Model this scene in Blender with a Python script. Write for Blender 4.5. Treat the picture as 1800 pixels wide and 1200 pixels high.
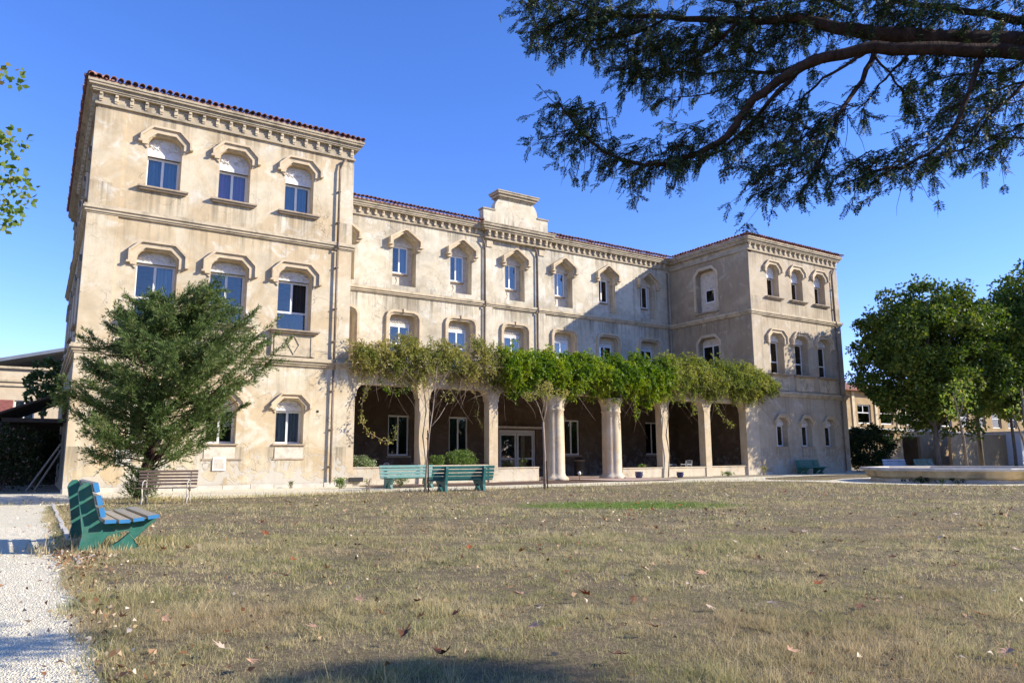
import bpy, math, random
import numpy as np
from mathutils import Vector, Matrix
from mathutils.geometry import tessellate_polygon
random.seed(7); rng = np.random.default_rng(7)
for o in list(bpy.data.objects): bpy.data.objects.remove(o)
S = bpy.context.scene; COL = S.collection; PI = math.pi; R = math.radians

# ---------------------------------------------------------------- camera, light
cam = bpy.data.objects.new('camera', bpy.data.cameras.new('camera')); COL.objects.link(cam); S.camera = cam
cam.data.sensor_width = 36; cam.data.lens = 1279.9 / 1800 * 36
cam.data.clip_start = 0.05; cam.data.clip_end = 3000
CR = ((0.83843648, -0.54497101, -0.00555565), (-0.08069789, -0.13422209, 0.98766), (0.53899176, 0.82764185, 0.1565147))
CAM = (-0.987, -29.662, 1.1505)
cam.matrix_world = Matrix(((CR[0][0], CR[1][0], -CR[2][0], CAM[0]), (CR[0][1], CR[1][1], -CR[2][1], CAM[1]),
                           (CR[0][2], CR[1][2], -CR[2][2], CAM[2]), (0, 0, 0, 1)))
SUN = Vector((1.3, -1.0, 0.84)).normalized()
w = bpy.data.worlds.new('World'); S.world = w; w.use_nodes = True
nt = w.node_tree; nt.nodes.clear()
sky = nt.nodes.new('ShaderNodeTexSky'); sky.sky_type = 'NISHITA'; sky.sun_disc = False
sky.sun_elevation = math.asin(SUN.z); sky.sun_rotation = math.atan2(SUN.x, SUN.y)
sky.air_density = 1.4; sky.dust_density = 0.2; sky.ozone_density = 3.6; sky.altitude = 4000
bg = nt.nodes.new('ShaderNodeBackground'); bg.inputs[1].default_value = 0.15
wo = nt.nodes.new('ShaderNodeOutputWorld')
# thin cirrus wisps drawn out over the whole sky
tc = nt.nodes.new('ShaderNodeTexCoord'); mp = nt.nodes.new('ShaderNodeMapping'); mp.inputs['Scale'].default_value = (1.1, 1.1, 7.0); mp.inputs['Location'].default_value = (3.3, 1.7, .6)
nz = nt.nodes.new('ShaderNodeTexNoise'); nz.inputs['Scale'].default_value = 1.3; nz.inputs['Detail'].default_value = 6
rp = nt.nodes.new('ShaderNodeValToRGB'); rp.color_ramp.elements[0].position = 0.66; rp.color_ramp.elements[0].color = (0, 0, 0, 1)
rp.color_ramp.elements[1].position = 0.85; rp.color_ramp.elements[1].color = (.30, .30, .30, 1)
mx = nt.nodes.new('ShaderNodeMixRGB'); mx.inputs[2].default_value = (4.6, 5.4, 6.4, 1)
nt.links.new(tc.outputs['Generated'], mp.inputs[0]); nt.links.new(mp.outputs[0], nz.inputs[0]); nt.links.new(nz.outputs[0], rp.inputs[0])
nt.links.new(rp.outputs[0], mx.inputs[0]); nt.links.new(sky.outputs[0], mx.inputs[1]); 
hs_ = nt.nodes.new('ShaderNodeHueSaturation'); hs_.inputs['Saturation'].default_value = 1.20; hs_.inputs['Value'].default_value = 1.08
nt.links.new(mx.outputs[0], hs_.inputs['Color']); tn_ = nt.nodes.new('ShaderNodeMixRGB'); tn_.blend_type = 'MULTIPLY'; tn_.inputs[0].default_value = 1; tn_.inputs[2].default_value = (1.16, .90, 1.16, 1)
nt.links.new(hs_.outputs[0], tn_.inputs[1]); nt.links.new(tn_.outputs[0], bg.inputs[0])
nt.links.new(bg.outputs[0], wo.inputs[0])
sl = bpy.data.lights.new('sun', 'SUN'); so = bpy.data.objects.new('sun', sl); COL.objects.link(so)
sl.energy = 4.6; sl.angle = R(0.53); sl.color = (1.0, 0.935, 0.81); so.location = (20, -40, 30)
so.rotation_euler = SUN.to_track_quat('Z', 'Y').to_euler()
vs = S.view_settings; vs.view_transform = 'Standard'; vs.look = 'None'; vs.gamma = 1; vs.exposure = 0.80; vs.use_curve_mapping = False

# ---------------------------------------------------------------- materials
class NT:
    def __init__(s, name):
        s.m = bpy.data.materials.new(name); s.m.use_nodes = True; s.t = s.m.node_tree; s.t.nodes.clear()
        s.out = s.n('ShaderNodeOutputMaterial')
    def n(s, ty, **k):
        x = s.t.nodes.new(ty)
        for a, b in k.items():
            if a in x.inputs: s.set(x, a, b)
            else: setattr(x, a, b)
        return x
    def set(s, node, sock, v):
        if hasattr(v, 'is_output') or isinstance(v, bpy.types.NodeSocket): s.t.links.new(v, node.inputs[sock])
        else: node.inputs[sock].default_value = v
    def pos(s):
        if not hasattr(s, '_p'): s._p = s.n('ShaderNodeNewGeometry').outputs['Position']
        return s._p
    def obj(s): return s.n('ShaderNodeTexCoord').outputs['Object']
    def noise(s, scale, detail=4, vec=None, rough=.55, dist=0.0, stretch=None):
        v = vec or s.pos()
        if stretch:
            mp = s.n('ShaderNodeMapping'); s.t.links.new(v, mp.inputs[0]); mp.inputs['Scale'].default_value = stretch; v = mp.outputs[0]
        x = s.n('ShaderNodeTexNoise'); s.t.links.new(v, x.inputs['Vector'])
        x.inputs['Scale'].default_value = scale; x.inputs['Detail'].default_value = detail
        x.inputs['Roughness'].default_value = rough; x.inputs['Distortion'].default_value = dist
        return x.outputs[0]
    def ramp(s, f, a, b, ca=(0, 0, 0, 1), cb=(1, 1, 1, 1)):
        x = s.n('ShaderNodeValToRGB'); s.t.links.new(f, x.inputs[0]); e = x.color_ramp.elements
        e[0].position = a; e[0].color = ca; e[1].position = b; e[1].color = cb
        return x.outputs[0]
    def mix(s, f, a, b, mode='MIX'):
        x = s.n('ShaderNodeMixRGB'); x.blend_type = mode
        for i, v in enumerate((f, a, b)):
            if isinstance(v, bpy.types.NodeSocket): s.t.links.new(v, x.inputs[i])
            elif isinstance(v, tuple): x.inputs[i].default_value = v if len(v) == 4 else v + (1,)
            else: x.inputs[i].default_value = v
        return x.outputs[0]
    def math(s, op, a, b=0.0, c=None):
        x = s.n('ShaderNodeMath'); x.operation = op
        for i, v in enumerate((a, b) if c is None else (a, b, c)):
            if isinstance(v, bpy.types.NodeSocket): s.t.links.new(v, x.inputs[i])
            else: x.inputs[i].default_value = v
        return x.outputs[0]
    def z(s):
        x = s.n('ShaderNodeSeparateXYZ'); s.t.links.new(s.pos(), x.inputs[0]); return x.outputs
    def bump(s, h, strength=.3, dist=.02):
        x = s.n('ShaderNodeBump'); s.t.links.new(h, x.inputs['Height']); x.inputs['Strength'].default_value = strength; x.inputs['Distance'].default_value = dist
        return x.outputs[0]
    def pbr(s, col, rough=.8, normal=None, metal=0.0, spec=.3, **k):
        b = s.n('ShaderNodeBsdfPrincipled')
        for nm, v in (('Base Color', col), ('Roughness', rough), ('Metallic', metal), ('Specular IOR Level', spec)):
            if isinstance(v, bpy.types.NodeSocket): s.t.links.new(v, b.inputs[nm])
            elif isinstance(v, tuple): b.inputs[nm].default_value = v if len(v) == 4 else v + (1,)
            else: b.inputs[nm].default_value = v
        if normal: s.t.links.new(normal, b.inputs['Normal'])
        s.t.links.new(b.outputs[0], s.out.inputs[0]); return s.m

def stucco(name, base, alt, light, dirt=.35, streak=.5, crack=.5, low=.4, grid=None):
    """old lime render: tan and cream patches, whitish repairs, rain streaks, cracks and flaking at the foot"""
    t = NT(name); P = t.z()
    c = t.mix(t.ramp(t.noise(.45, 6, dist=.6, rough=.62), .44, .56), base, alt)
    c = t.mix(t.math('MULTIPLY', t.ramp(t.noise(.8, 6, dist=1.2, rough=.65), .55, .63), .65), c, light)
    c = t.mix(t.math('MULTIPLY', t.ramp(t.noise(2.6, 6, rough=.7), .35, .75), .35), c, tuple(x * .72 for x in base))
    zf = t.math('FRACT', t.math('DIVIDE', t.math('ADD', P[2], .1), 5.12))
    st = t.noise(1.0, 6, stretch=(3.6, 3.6, .22), rough=.7)
    up = t.ramp(zf, .60, .97); dn = t.ramp(zf, .02, .14, (1, 1, 1, 1), (0, 0, 0, 1))
    m = t.math('MULTIPLY', t.ramp(st, .50, .70), t.math('ADD', t.math('MULTIPLY', up, .9), t.math('MULTIPLY', dn, .8)))
    c = t.mix(t.math('MULTIPLY', m, streak), c, (.10, .085, .06))
    hi = t.math('MULTIPLY', t.ramp(P[2], 13.2, 14.6), t.ramp(t.noise(1.3, 6, stretch=(1.5, 1.5, .5)), .42, .62)) if False else None
    c = t.mix(t.math('MULTIPLY', t.ramp(t.noise(.33, 7, rough=.62, dist=.4), .50, .72), dirt), c, (.13, .115, .085))
    c = t.mix(t.math('MULTIPLY', t.ramp(t.noise(1.35, 7, rough=.72, dist=.8), .48, .70), dirt * 1.1), c, (.27, .235, .17))
    c = t.mix(t.math('MULTIPLY', t.math('MULTIPLY', t.ramp(t.noise(1.0, 6, stretch=(3.2, 3.2, .10), rough=.6), .54, .72), t.ramp(t.noise(.22, 3), .40, .62)), streak * .55), c, (.14, .12, .085))
    if grid:
        c0, sp, zs_, hw = grid
        u = t.math('MULTIPLY', t.math('ABSOLUTE', t.math('SUBTRACT', t.math('FRACT', t.math('ADD', t.math('DIVIDE', t.math('SUBTRACT', P[0], c0), sp), .5)), .5)), sp)
        um = t.ramp(t.math('ADD', u, t.math('MULTIPLY', t.math('SUBTRACT', t.noise(3.0, 4), .5), .3)), hw * .8, hw * 1.15, (1, 1, 1, 1), (0, 0, 0, 1))
        for z1 in zs_:
            mrz = t.n('ShaderNodeMapRange'); t.t.links.new(P[2], mrz.inputs[0]); mrz.inputs[1].default_value = z1 - 1.5; mrz.inputs[2].default_value = z1
            below = t.math('MULTIPLY', mrz.outputs[0], t.math('LESS_THAN', P[2], z1))
            sm = t.math('MULTIPLY', t.math('MULTIPLY', um, below), t.ramp(t.noise(1.0, 5, stretch=(5.5, 5.5, .16), rough=.65), .40, .62))
            c = t.mix(t.math('MULTIPLY', sm, .75), c, (.19, .155, .105))
    # flaked foot of the wall
    lowm = t.math('MULTIPLY', t.ramp(P[2], 0.0, 1.0, (1, 1, 1, 1), (0, 0, 0, 1)), 1.0)
    mr = t.n('ShaderNodeMapRange'); t.t.links.new(P[2], mr.inputs[0]); mr.inputs[1].default_value = 0.1; mr.inputs[2].default_value = 2.2
    mr.inputs[3].default_value = .13; mr.inputs[4].default_value = -.12
    fl = t.math('ADD', t.noise(1.7, 7, dist=1.4, rough=.6), mr.outputs[0])
    fm = t.ramp(fl, .565, .585)
    c = t.mix(t.math('MULTIPLY', fm, low), c, (.50, .47, .41))
    vor = t.n('ShaderNodeTexVoronoi'); vor.feature = 'DISTANCE_TO_EDGE'; vor.inputs['Scale'].default_value = .9
    dm = t.n('ShaderNodeVectorMath'); dm.operation = 'MULTIPLY_ADD'
    nn = t.n('ShaderNodeTexNoise'); nn.inputs['Scale'].default_value = 1.6; nn.inputs['Detail'].default_value = 6; t.t.links.new(t.pos(), nn.inputs[0])
    t.t.links.new(nn.outputs[1], dm.inputs[0]); dm.inputs[1].default_value = (1.3, 1.3, 1.3); t.t.links.new(t.pos(), dm.inputs[2]); t.t.links.new(dm.outputs[0], vor.inputs['Vector'])
    cm = t.math('MULTIPLY', t.ramp(vor.outputs['Distance'], 0.0, .012, (1, 1, 1, 1), (0, 0, 0, 1)), t.ramp(t.noise(.5, 3), .52, .60))
    c = t.mix(t.math('MULTIPLY', cm, crack), c, (.09, .07, .05))
    h = t.math('ADD', t.math('MULTIPLY', t.noise(14, 6, rough=.7), .25), t.math('MULTIPLY', t.noise(2.2, 5), .6))
    h = t.math('ADD', h, t.math('MULTIPLY', fm, -.6)); h = t.math('ADD', h, t.math('MULTIPLY', cm, -.8))
    return t.pbr(c, .93, t.bump(h, .55, .03), spec=.15)

def plain(name, col, rough=.6, var=.25, scale=6, bump=.15, metal=0, spec=.3, dirt=None, stretch=None, world=False):
    t = NT(name); v = t.pos() if world else t.obj()
    n1 = t.noise(scale, 5, v, stretch=stretch)
    c = t.mix(t.ramp(n1, .3, .7), tuple(x * (1 - var) for x in col), tuple(min(1, x * (1 + var)) for x in col))
    if dirt: c = t.mix(t.math('MULTIPLY', t.ramp(t.noise(scale * .6, 6, v, rough=.7), .5, .68), dirt[1]), c, dirt[0])
    return t.pbr(c, rough, t.bump(t.noise(scale * 5, 4, v, stretch=stretch), bump, .01), metal, spec)

def leafmat(name, cols, trans=.35, rough=.55, patch=None):
    """cols: list of (pos, colour) picked per leaf"""
    t = NT(name); g = t.n('ShaderNodeNewGeometry')
    r = t.n('ShaderNodeValToRGB'); e = r.color_ramp.elements
    e[0].position = cols[0][0]; e[0].color = cols[0][1] + (1,); e[1].position = cols[-1][0]; e[1].color = cols[-1][1] + (1,)
    for p, c in cols[1:-1]: x = e.new(p); x.color = c + (1,)
    f = g.outputs['Random Per Island']
    if patch:
        f = t.math('ADD', t.math('MULTIPLY', f, 1 - patch[1]), t.math('MULTIPLY', t.ramp(t.noise(patch[0], 3), .32, .68), patch[1]))
    t.t.links.new(f, r.inputs[0])
    b = t.n('ShaderNodeBsdfPrincipled'); t.t.links.new(r.outputs[0], b.inputs['Base Color']); b.inputs['Roughness'].default_value = rough; b.inputs['Specular IOR Level'].default_value = .25
    tr = t.n('ShaderNodeBsdfTranslucent'); hs = t.n('ShaderNodeHueSaturation'); hs.inputs['Saturation'].default_value = 1.15; hs.inputs['Value'].default_value = 1.35
    t.t.links.new(r.outputs[0], hs.inputs['Color']); t.t.links.new(hs.outputs[0], tr.inputs[0])
    m = t.n('ShaderNodeMixShader'); m.inputs[0].default_value = trans
    t.t.links.new(b.outputs[0], m.inputs[1]); t.t.links.new(tr.outputs[0], m.inputs[2]); t.t.links.new(m.outputs[0], t.out.inputs[0])
    return t.m

M = {}
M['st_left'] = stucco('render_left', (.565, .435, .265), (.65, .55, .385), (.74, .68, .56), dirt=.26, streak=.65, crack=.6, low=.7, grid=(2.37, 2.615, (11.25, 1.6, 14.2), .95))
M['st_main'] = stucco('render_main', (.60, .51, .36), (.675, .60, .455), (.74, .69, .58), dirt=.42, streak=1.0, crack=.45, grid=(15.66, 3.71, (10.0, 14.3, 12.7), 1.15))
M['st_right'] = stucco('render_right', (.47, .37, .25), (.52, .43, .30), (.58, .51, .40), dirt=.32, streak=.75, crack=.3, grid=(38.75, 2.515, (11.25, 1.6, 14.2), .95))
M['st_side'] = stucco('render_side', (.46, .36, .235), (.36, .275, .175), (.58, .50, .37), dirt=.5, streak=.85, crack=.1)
M['st_arc'] = stucco('render_arcade', (.57, .45, .29), (.62, .51, .36), (.66, .57, .43), dirt=.25, streak=.5, crack=.3)
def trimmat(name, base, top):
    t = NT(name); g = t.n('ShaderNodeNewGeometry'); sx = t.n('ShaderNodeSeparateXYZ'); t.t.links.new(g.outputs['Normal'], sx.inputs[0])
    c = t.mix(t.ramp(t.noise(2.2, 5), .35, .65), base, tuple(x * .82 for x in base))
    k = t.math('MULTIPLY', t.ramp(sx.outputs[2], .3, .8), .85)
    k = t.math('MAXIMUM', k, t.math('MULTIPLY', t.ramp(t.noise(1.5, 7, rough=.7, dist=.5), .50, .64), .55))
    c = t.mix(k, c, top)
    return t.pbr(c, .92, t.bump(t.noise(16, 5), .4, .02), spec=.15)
M['st_in'] = stucco('render_brown_shade', (.125, .085, .055), (.10, .07, .048), (.17, .12, .08), dirt=.3, streak=.3, crack=.2, low=.2)  # brown render darkened so the arcade's shade is part of the colour
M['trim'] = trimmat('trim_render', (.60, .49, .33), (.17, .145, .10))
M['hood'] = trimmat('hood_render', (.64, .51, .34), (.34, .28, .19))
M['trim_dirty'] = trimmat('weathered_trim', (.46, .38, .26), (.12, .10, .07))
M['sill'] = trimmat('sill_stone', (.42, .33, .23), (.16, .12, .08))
M['plaster'] = plain('white_plaster', (.74, .71, .66), .8, .06, 8, .3, dirt=((.35, .31, .26), .5), world=True)
M['panel'] = plain('recess_panel_plaster', (.62, .54, .43), .85, .12, 5, .4, dirt=((.3, .25, .2), .5), world=True)
M['frame'] = plain('white_window_paint', (.74, .72, .68), .45, .04, 9, .03)
M['frame_dim'] = plain('grey_window_paint', (.55, .54, .50), .5, .05, 9, .03)
t = NT('window_glass')
fr = t.n('ShaderNodeFresnel'); fr.inputs[0].default_value = 1.52
gl = t.n('ShaderNodeBsdfGlossy'); gl.inputs['Roughness'].default_value = .02; gl.inputs['Color'].default_value = (.84, .78, .70, 1)
wv = t.bump(t.noise(1.4, 2), .05, .02); t.t.links.new(wv, gl.inputs['Normal'])
tp = t.n('ShaderNodeBsdfTransparent'); tp.inputs[0].default_value = (.80, .86, .88, 1)
mm = t.n('ShaderNodeMixShader'); t.t.links.new(t.math('ADD', t.math('MULTIPLY', fr.outputs[0], 1.1), .05), mm.inputs[0])
t.t.links.new(tp.outputs[0], mm.inputs[1]); t.t.links.new(gl.outputs[0], mm.inputs[2]); t.t.links.new(mm.outputs[0], t.out.inputs[0]); M['glass'] = t.m
def cloth(name, col):
    t = NT(name); wv = t.n('ShaderNodeTexWave'); wv.inputs['Scale'].default_value = 2.2; wv.inputs['Distortion'].default_value = 1.5; wv.bands_direction = 'X'
    t.t.links.new(t.pos(), wv.inputs[0]); return t.pbr(t.mix(wv.outputs[1], tuple(x * .75 for x in col), col), .9, t.bump(wv.outputs[1], .6, .05))
M['c_blue'] = cloth('blue_curtain', (.34, .46, .58)); M['c_purple'] = cloth('purple_curtain', (.66, .24, .60))
M['c_white'] = cloth('white_curtain', (.62, .63, .66)); M['c_green'] = cloth('green_curtain', (.16, .30, .14))
M['c_dark'] = plain('room_shade_sheet', (.05, .045, .04), .9, .2, 2)  # near-black sheet painted as the unlit room behind an open casement
t = NT('roof_tile_clay'); oi = t.n('ShaderNodeObjectInfo')
c = t.mix(oi.outputs['Random'], (.30, .115, .075), (.42, .21, .14)); c = t.mix(t.ramp(t.noise(9, 5), .45, .7), c, (.14, .085, .065))
c = t.mix(t.math('MULTIPLY', t.ramp(t.noise(1.2, 4), .55, .66), .6), c, (.10, .085, .07))
M['tile'] = t.pbr(c, .85, t.bump(t.noise(30, 4), .3, .01))
t = NT('roof_tile_field'); wv = t.n('ShaderNodeTexWave'); wv.inputs['Scale'].default_value = 1.2; t.t.links.new(t.pos(), wv.inputs[0])
c = t.mix(t.ramp(t.noise(3, 5), .35, .7), (.36, .16, .10), (.20, .10, .075)); M['roof'] = t.pbr(c, .85, t.bump(wv.outputs[1], .8, .08))
M['pipe'] = plain('downpipe_paint', (.20, .145, .105), .5, .2, 5, .1)
M['iron'] = plain('dark_iron', (.03, .028, .026), .5, .2, 8, .1)
M['bench_green'] = plain('green_bench_paint', (.030, .150, .112), .55, .18, 9, .2, dirt=((.10, .15, .11), .6))
M['bench_teal'] = plain('teal_bench_paint', (.095, .23, .20), .55, .2, 12, .25, dirt=((.26, .28, .24), .9), stretch=(1, 8, 8))
M['bench_teal_shade'] = plain('shaded_teal_bench_paint', (.028, .125, .115), .45, .15, 8, .1, dirt=((.05, .16, .15), .5), stretch=(1, 8, 8))  # darker copy of the teal, shade of the turned bench put in
M['slat_grey'] = plain('weathered_grey_slat', (.38, .33, .24), .9, .2, 12, .3, stretch=(1, 9, 9))
M['slat_blue'] = plain('blue_slat_end', (.04, .20, .42), .6, .08, 8, .05)
M['bench_brown'] = plain('brown_slat', (.17, .115, .085), .6, .25, 10, .3, stretch=(1, 9, 9))
M['cream_iron'] = plain('cream_cast_iron', (.50, .46, .37), .6, .12, 9, .3, dirt=((.2, .12, .07), .5))
M['lilac'] = plain('white_bench_paint', (.62, .66, .74), .5, .05, 8, .05)
def bark(name, a, b, sc=7):
    t = NT(name); n = t.noise(sc, 6, stretch=(1, 1, .35), rough=.7)
    return t.pbr(t.mix(t.ramp(n, .35, .65), a, b), .95, t.bump(n, .9, .04), spec=.1)
M['bark_yew'] = bark('yew_bark', (.028, .018, .013), (.075, .048, .034), 14)
M['bark'] = bark('tree_bark', (.12, .095, .07), (.22, .18, .14))
M['bark_pale'] = bark('sapling_bark', (.26, .19, .14), (.40, .32, .26), 12)
M['twig'] = bark('vine_twig', (.17, .115, .08), (.32, .24, .18), 12)
M['wood_dark'] = plain('old_dark_wood', (.05, .038, .03), .85, .3, 6, .4, stretch=(1, 6, 6))
M['wood_pale'] = plain('pale_board', (.30, .25, .19), .8, .2, 6, .3, stretch=(6, 6, 1))
M['yew'] = leafmat('yew_needles', [(0, (.026, .052, .014)), (.4, (.085, .135, .035)), (.8, (.18, .225, .07)), (1, (.30, .22, .12))], .30, patch=(1.1, .35))
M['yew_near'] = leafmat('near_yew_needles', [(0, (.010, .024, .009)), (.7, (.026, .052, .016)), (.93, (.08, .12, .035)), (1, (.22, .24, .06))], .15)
M['plane'] = leafmat('plane_leaves', [(0, (.028, .062, .010)), (.5, (.085, .13, .02)), (.85, (.21, .235, .04)), (1, (.32, .26, .06))], .34, patch=(.5, .4))
M['plane_lit'] = leafmat('sunlit_plane_leaves', [(0, (.10, .17, .03)), (.6, (.20, .27, .05)), (.9, (.30, .31, .08)), (1, (.35, .22, .08))], .4)  # brighter copy of the plane leaves with sunlight put into the colour
M['vine_y'] = leafmat('yellowing_vine_leaves', [(0, (.09, .12, .025)), (.4, (.21, .22, .05)), (.75, (.42, .36, .12)), (1, (.40, .24, .12))], .40, patch=(.9, .55))
M['vine_g'] = leafmat('green_vine_leaves', [(0, (.035, .085, .010)), (.4, (.11, .19, .018)), (.75, (.27, .33, .03)), (1, (.46, .42, .07))], .42, patch=(.8, .6))
M['vine_m'] = leafmat('olive_vine_leaves', [(0, (.06, .10, .02)), (.45, (.18, .21, .04)), (.8, (.33, .33, .08)), (1, (.42, .34, .10))], .40, patch=(.8, .5))
M['bush'] = leafmat('bush_leaves', [(0, (.07, .14, .025)), (.7, (.16, .24, .05)), (1, (.34, .38, .14))], .35)
M['bush_w'] = leafmat('variegated_leaves', [(0, (.12, .19, .06)), (.6, (.24, .30, .12)), (1, (.6, .6, .42))], .3)
M['dark_leaf'] = leafmat('dark_shrub_leaves', [(0, (.012, .028, .008)), (.8, (.035, .06, .015)), (1, (.08, .10, .03))], .2)
M['shed_leaf'] = leafmat('shed_tree_leaves', [(0, (.04, .08, .02)), (1, (.12, .17, .05))], .3)
M['rose'] = leafmat('pinkish_shrub_leaves', [(0, (.02, .04, .012)), (.7, (.06, .08, .025)), (.9, (.14, .13, .05)), (1, (.5, .30, .28))], .3)
for k, cc in (('fl_tan', (.64, .37, .23)), ('fl_brown', (.20, .085, .04)), ('fl_red', (.42, .12, .035)), ('fl_pale', (.72, .54, .40))):
    t = NT(k + '_dry_leaf'); M[k] = t.pbr(t.mix(t.ramp(t.noise(18, 4, t.obj()), .35, .7), tuple(x * .6 for x in cc), cc), .75, t.bump(t.noise(60, 3, t.obj()), .4, .01))
# lawn soil and gravel
GREEN = (11.2, -15.7)
def green_mask(t):
    P = t.z()
    a = t.math('SUBTRACT', P[0], 10.9); b = t.math('SUBTRACT', P[1], -16.3)
    u = t.math('ADD', t.math('MULTIPLY', a, .77), t.math('MULTIPLY', b, -.64)); v = t.math('ADD', t.math('MULTIPLY', a, .64), t.math('MULTIPLY', b, .77))
    d = t.math('ADD', t.math('POWER', t.math('DIVIDE', u, 3.1), 2), t.math('POWER', t.math('DIVIDE', v, 1.6), 2))
    d = t.math('ADD', t.math('ABSOLUTE', d), t.math('MULTIPLY', t.math('SUBTRACT', t.noise(1.6, 6, rough=.7), .5), 2.4))
    return t.math('MULTIPLY', t.ramp(d, .15, 1.35, (1, 1, 1, 1), (0, 0, 0, 1)), .95)
t = NT('dry_lawn_soil')
c = t.mix(t.ramp(t.noise(.35, 5), .35, .65), (.24, .18, .105), (.18, .155, .08))
c = t.mix(t.ramp(t.noise(2.5, 6, rough=.7), .45, .65), c, (.33, .25, .15))
c = t.mix(t.ramp(t.noise(26, 6, rough=.75), .48, .66), c, (.13, .10, .06))
c = t.mix(t.ramp(t.noise(40, 5, rough=.8), .56, .70), c, (.50, .42, .28)); c = t.mix(green_mask(t), c, (.12, .20, .03))
M['lawn'] = t.pbr(c, .95, t.bump(t.noise(22, 6, rough=.75), 1.0, .05), spec=.1)
t = NT('grass_blades'); g = t.n('ShaderNodeNewGeometry')
f = t.math('ADD', t.math('MULTIPLY', g.outputs['Random Per Island'], .55), t.math('MULTIPLY', t.ramp(t.noise(.9, 5, rough=.65), .30, .72), .45))
r = t.n('ShaderNodeValToRGB'); t.t.links.new(f, r.inputs[0]); e = r.color_ramp.elements
e[0].position = .1; e[0].color = (.15, .20, .06, 1); e[1].position = .92; e[1].color = (.86, .70, .44, 1)
x = e.new(.35); x.color = (.35, .335, .14, 1); x = e.new(.6); x.color = (.66, .54, .29, 1)
rc = t.mix(t.math('MULTIPLY', t.ramp(t.noise(.28, 5, rough=.65), .50, .64), .55), r.outputs[0], (.47, .33, .20))
c = t.mix(green_mask(t), rc, t.mix(g.outputs['Random Per Island'], (.10, .19, .03), (.30, .40, .10)))
b = t.n('ShaderNodeBsdfDiffuse'); t.t.links.new(c, b.inputs[0]); tr = t.n('ShaderNodeBsdfTranslucent'); t.t.links.new(c, tr.inputs[0])
m_ = t.n('ShaderNodeMixShader'); m_.inputs[0].default_value = .45; t.t.links.new(b.outputs[0], m_.inputs[1]); t.t.links.new(tr.outputs[0], m_.inputs[2]); t.t.links.new(m_.outputs[0], t.out.inputs[0]); M['grass'] = t.m
def gravel(name, a, b, sc=45):
    t = NT(name); v = t.n('ShaderNodeTexVoronoi'); v.inputs['Scale'].default_value = sc; t.t.links.new(t.pos(), v.inputs['Vector'])
    sp = t.n('ShaderNodeSeparateXYZ'); t.t.links.new(v.outputs['Color'], sp.inputs[0])
    c = t.mix(t.ramp(sp.outputs[0], .05, .5), b, a); c = t.mix(t.ramp(t.noise(1.1, 6, rough=.65), .45, .75), c, tuple(x * .84 for x in a))
    c = t.mix(t.math('MULTIPLY', t.ramp(v.outputs['Distance'], .5, .9), .4), c, tuple(x * .5 for x in b))
    return t.pbr(c, .9, t.bump(t.math('ADD', v.outputs['Distance'], t.noise(9, 4)), 1.0, .02), spec=.15)
M['gravel'] = gravel('white_gravel', (1.0, .89, .64), (.80, .68, .48), 85)
M['dirt'] = plain('bare_ground', (.30, .25, .17), .95, .2, .8, .5, world=True)
M['mulch'] = plain('dark_soil_bed', (.12, .07, .05), .95, .45, 14, .9, world=True)
M['paving'] = plain('pink_paving', (.46, .33, .26), .9, .12, 2, .3, world=True)
M['concrete'] = plain('pale_concrete', (.56, .51, .43), .9, .12, 3, .5, dirt=((.25, .22, .17), .5), world=True)
M['pool'] = plain('ochre_pool_stone', (.60, .46, .25), .9, .25, 1.5, .4, dirt=((.2, .17, .12), .7), world=True)
M['zinc'] = plain('grey_metal_roof', (.16, .18, .22), .5, .15, 1.5, .1, world=True)
M['shutter'] = plain('faded_red_shutter', (.26, .09, .075), .7, .2, 6, .3)
M['pot'] = plain('dark_blue_glazed_pot', (.03, .035, .10), .15, .1, 5, .02, spec=.6)
M['white_metal'] = plain('white_painted_metal', (.68, .68, .66), .4, .05, 5, .05)
M['orange'] = plain('orange_pole_paint', (.55, .17, .06), .5, .15, 6, .1)
M['rb_wall'] = stucco('render_far', (.36, .25, .13), (.41, .30, .17), (.44, .35, .23), dirt=.2, streak=.3, crack=0, low=0)
M['lb_wall'] = stucco('render_low_house', (.60, .48, .33), (.64, .53, .38), (.66, .57, .43), dirt=.1, streak=.3, crack=0, low=0)

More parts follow.
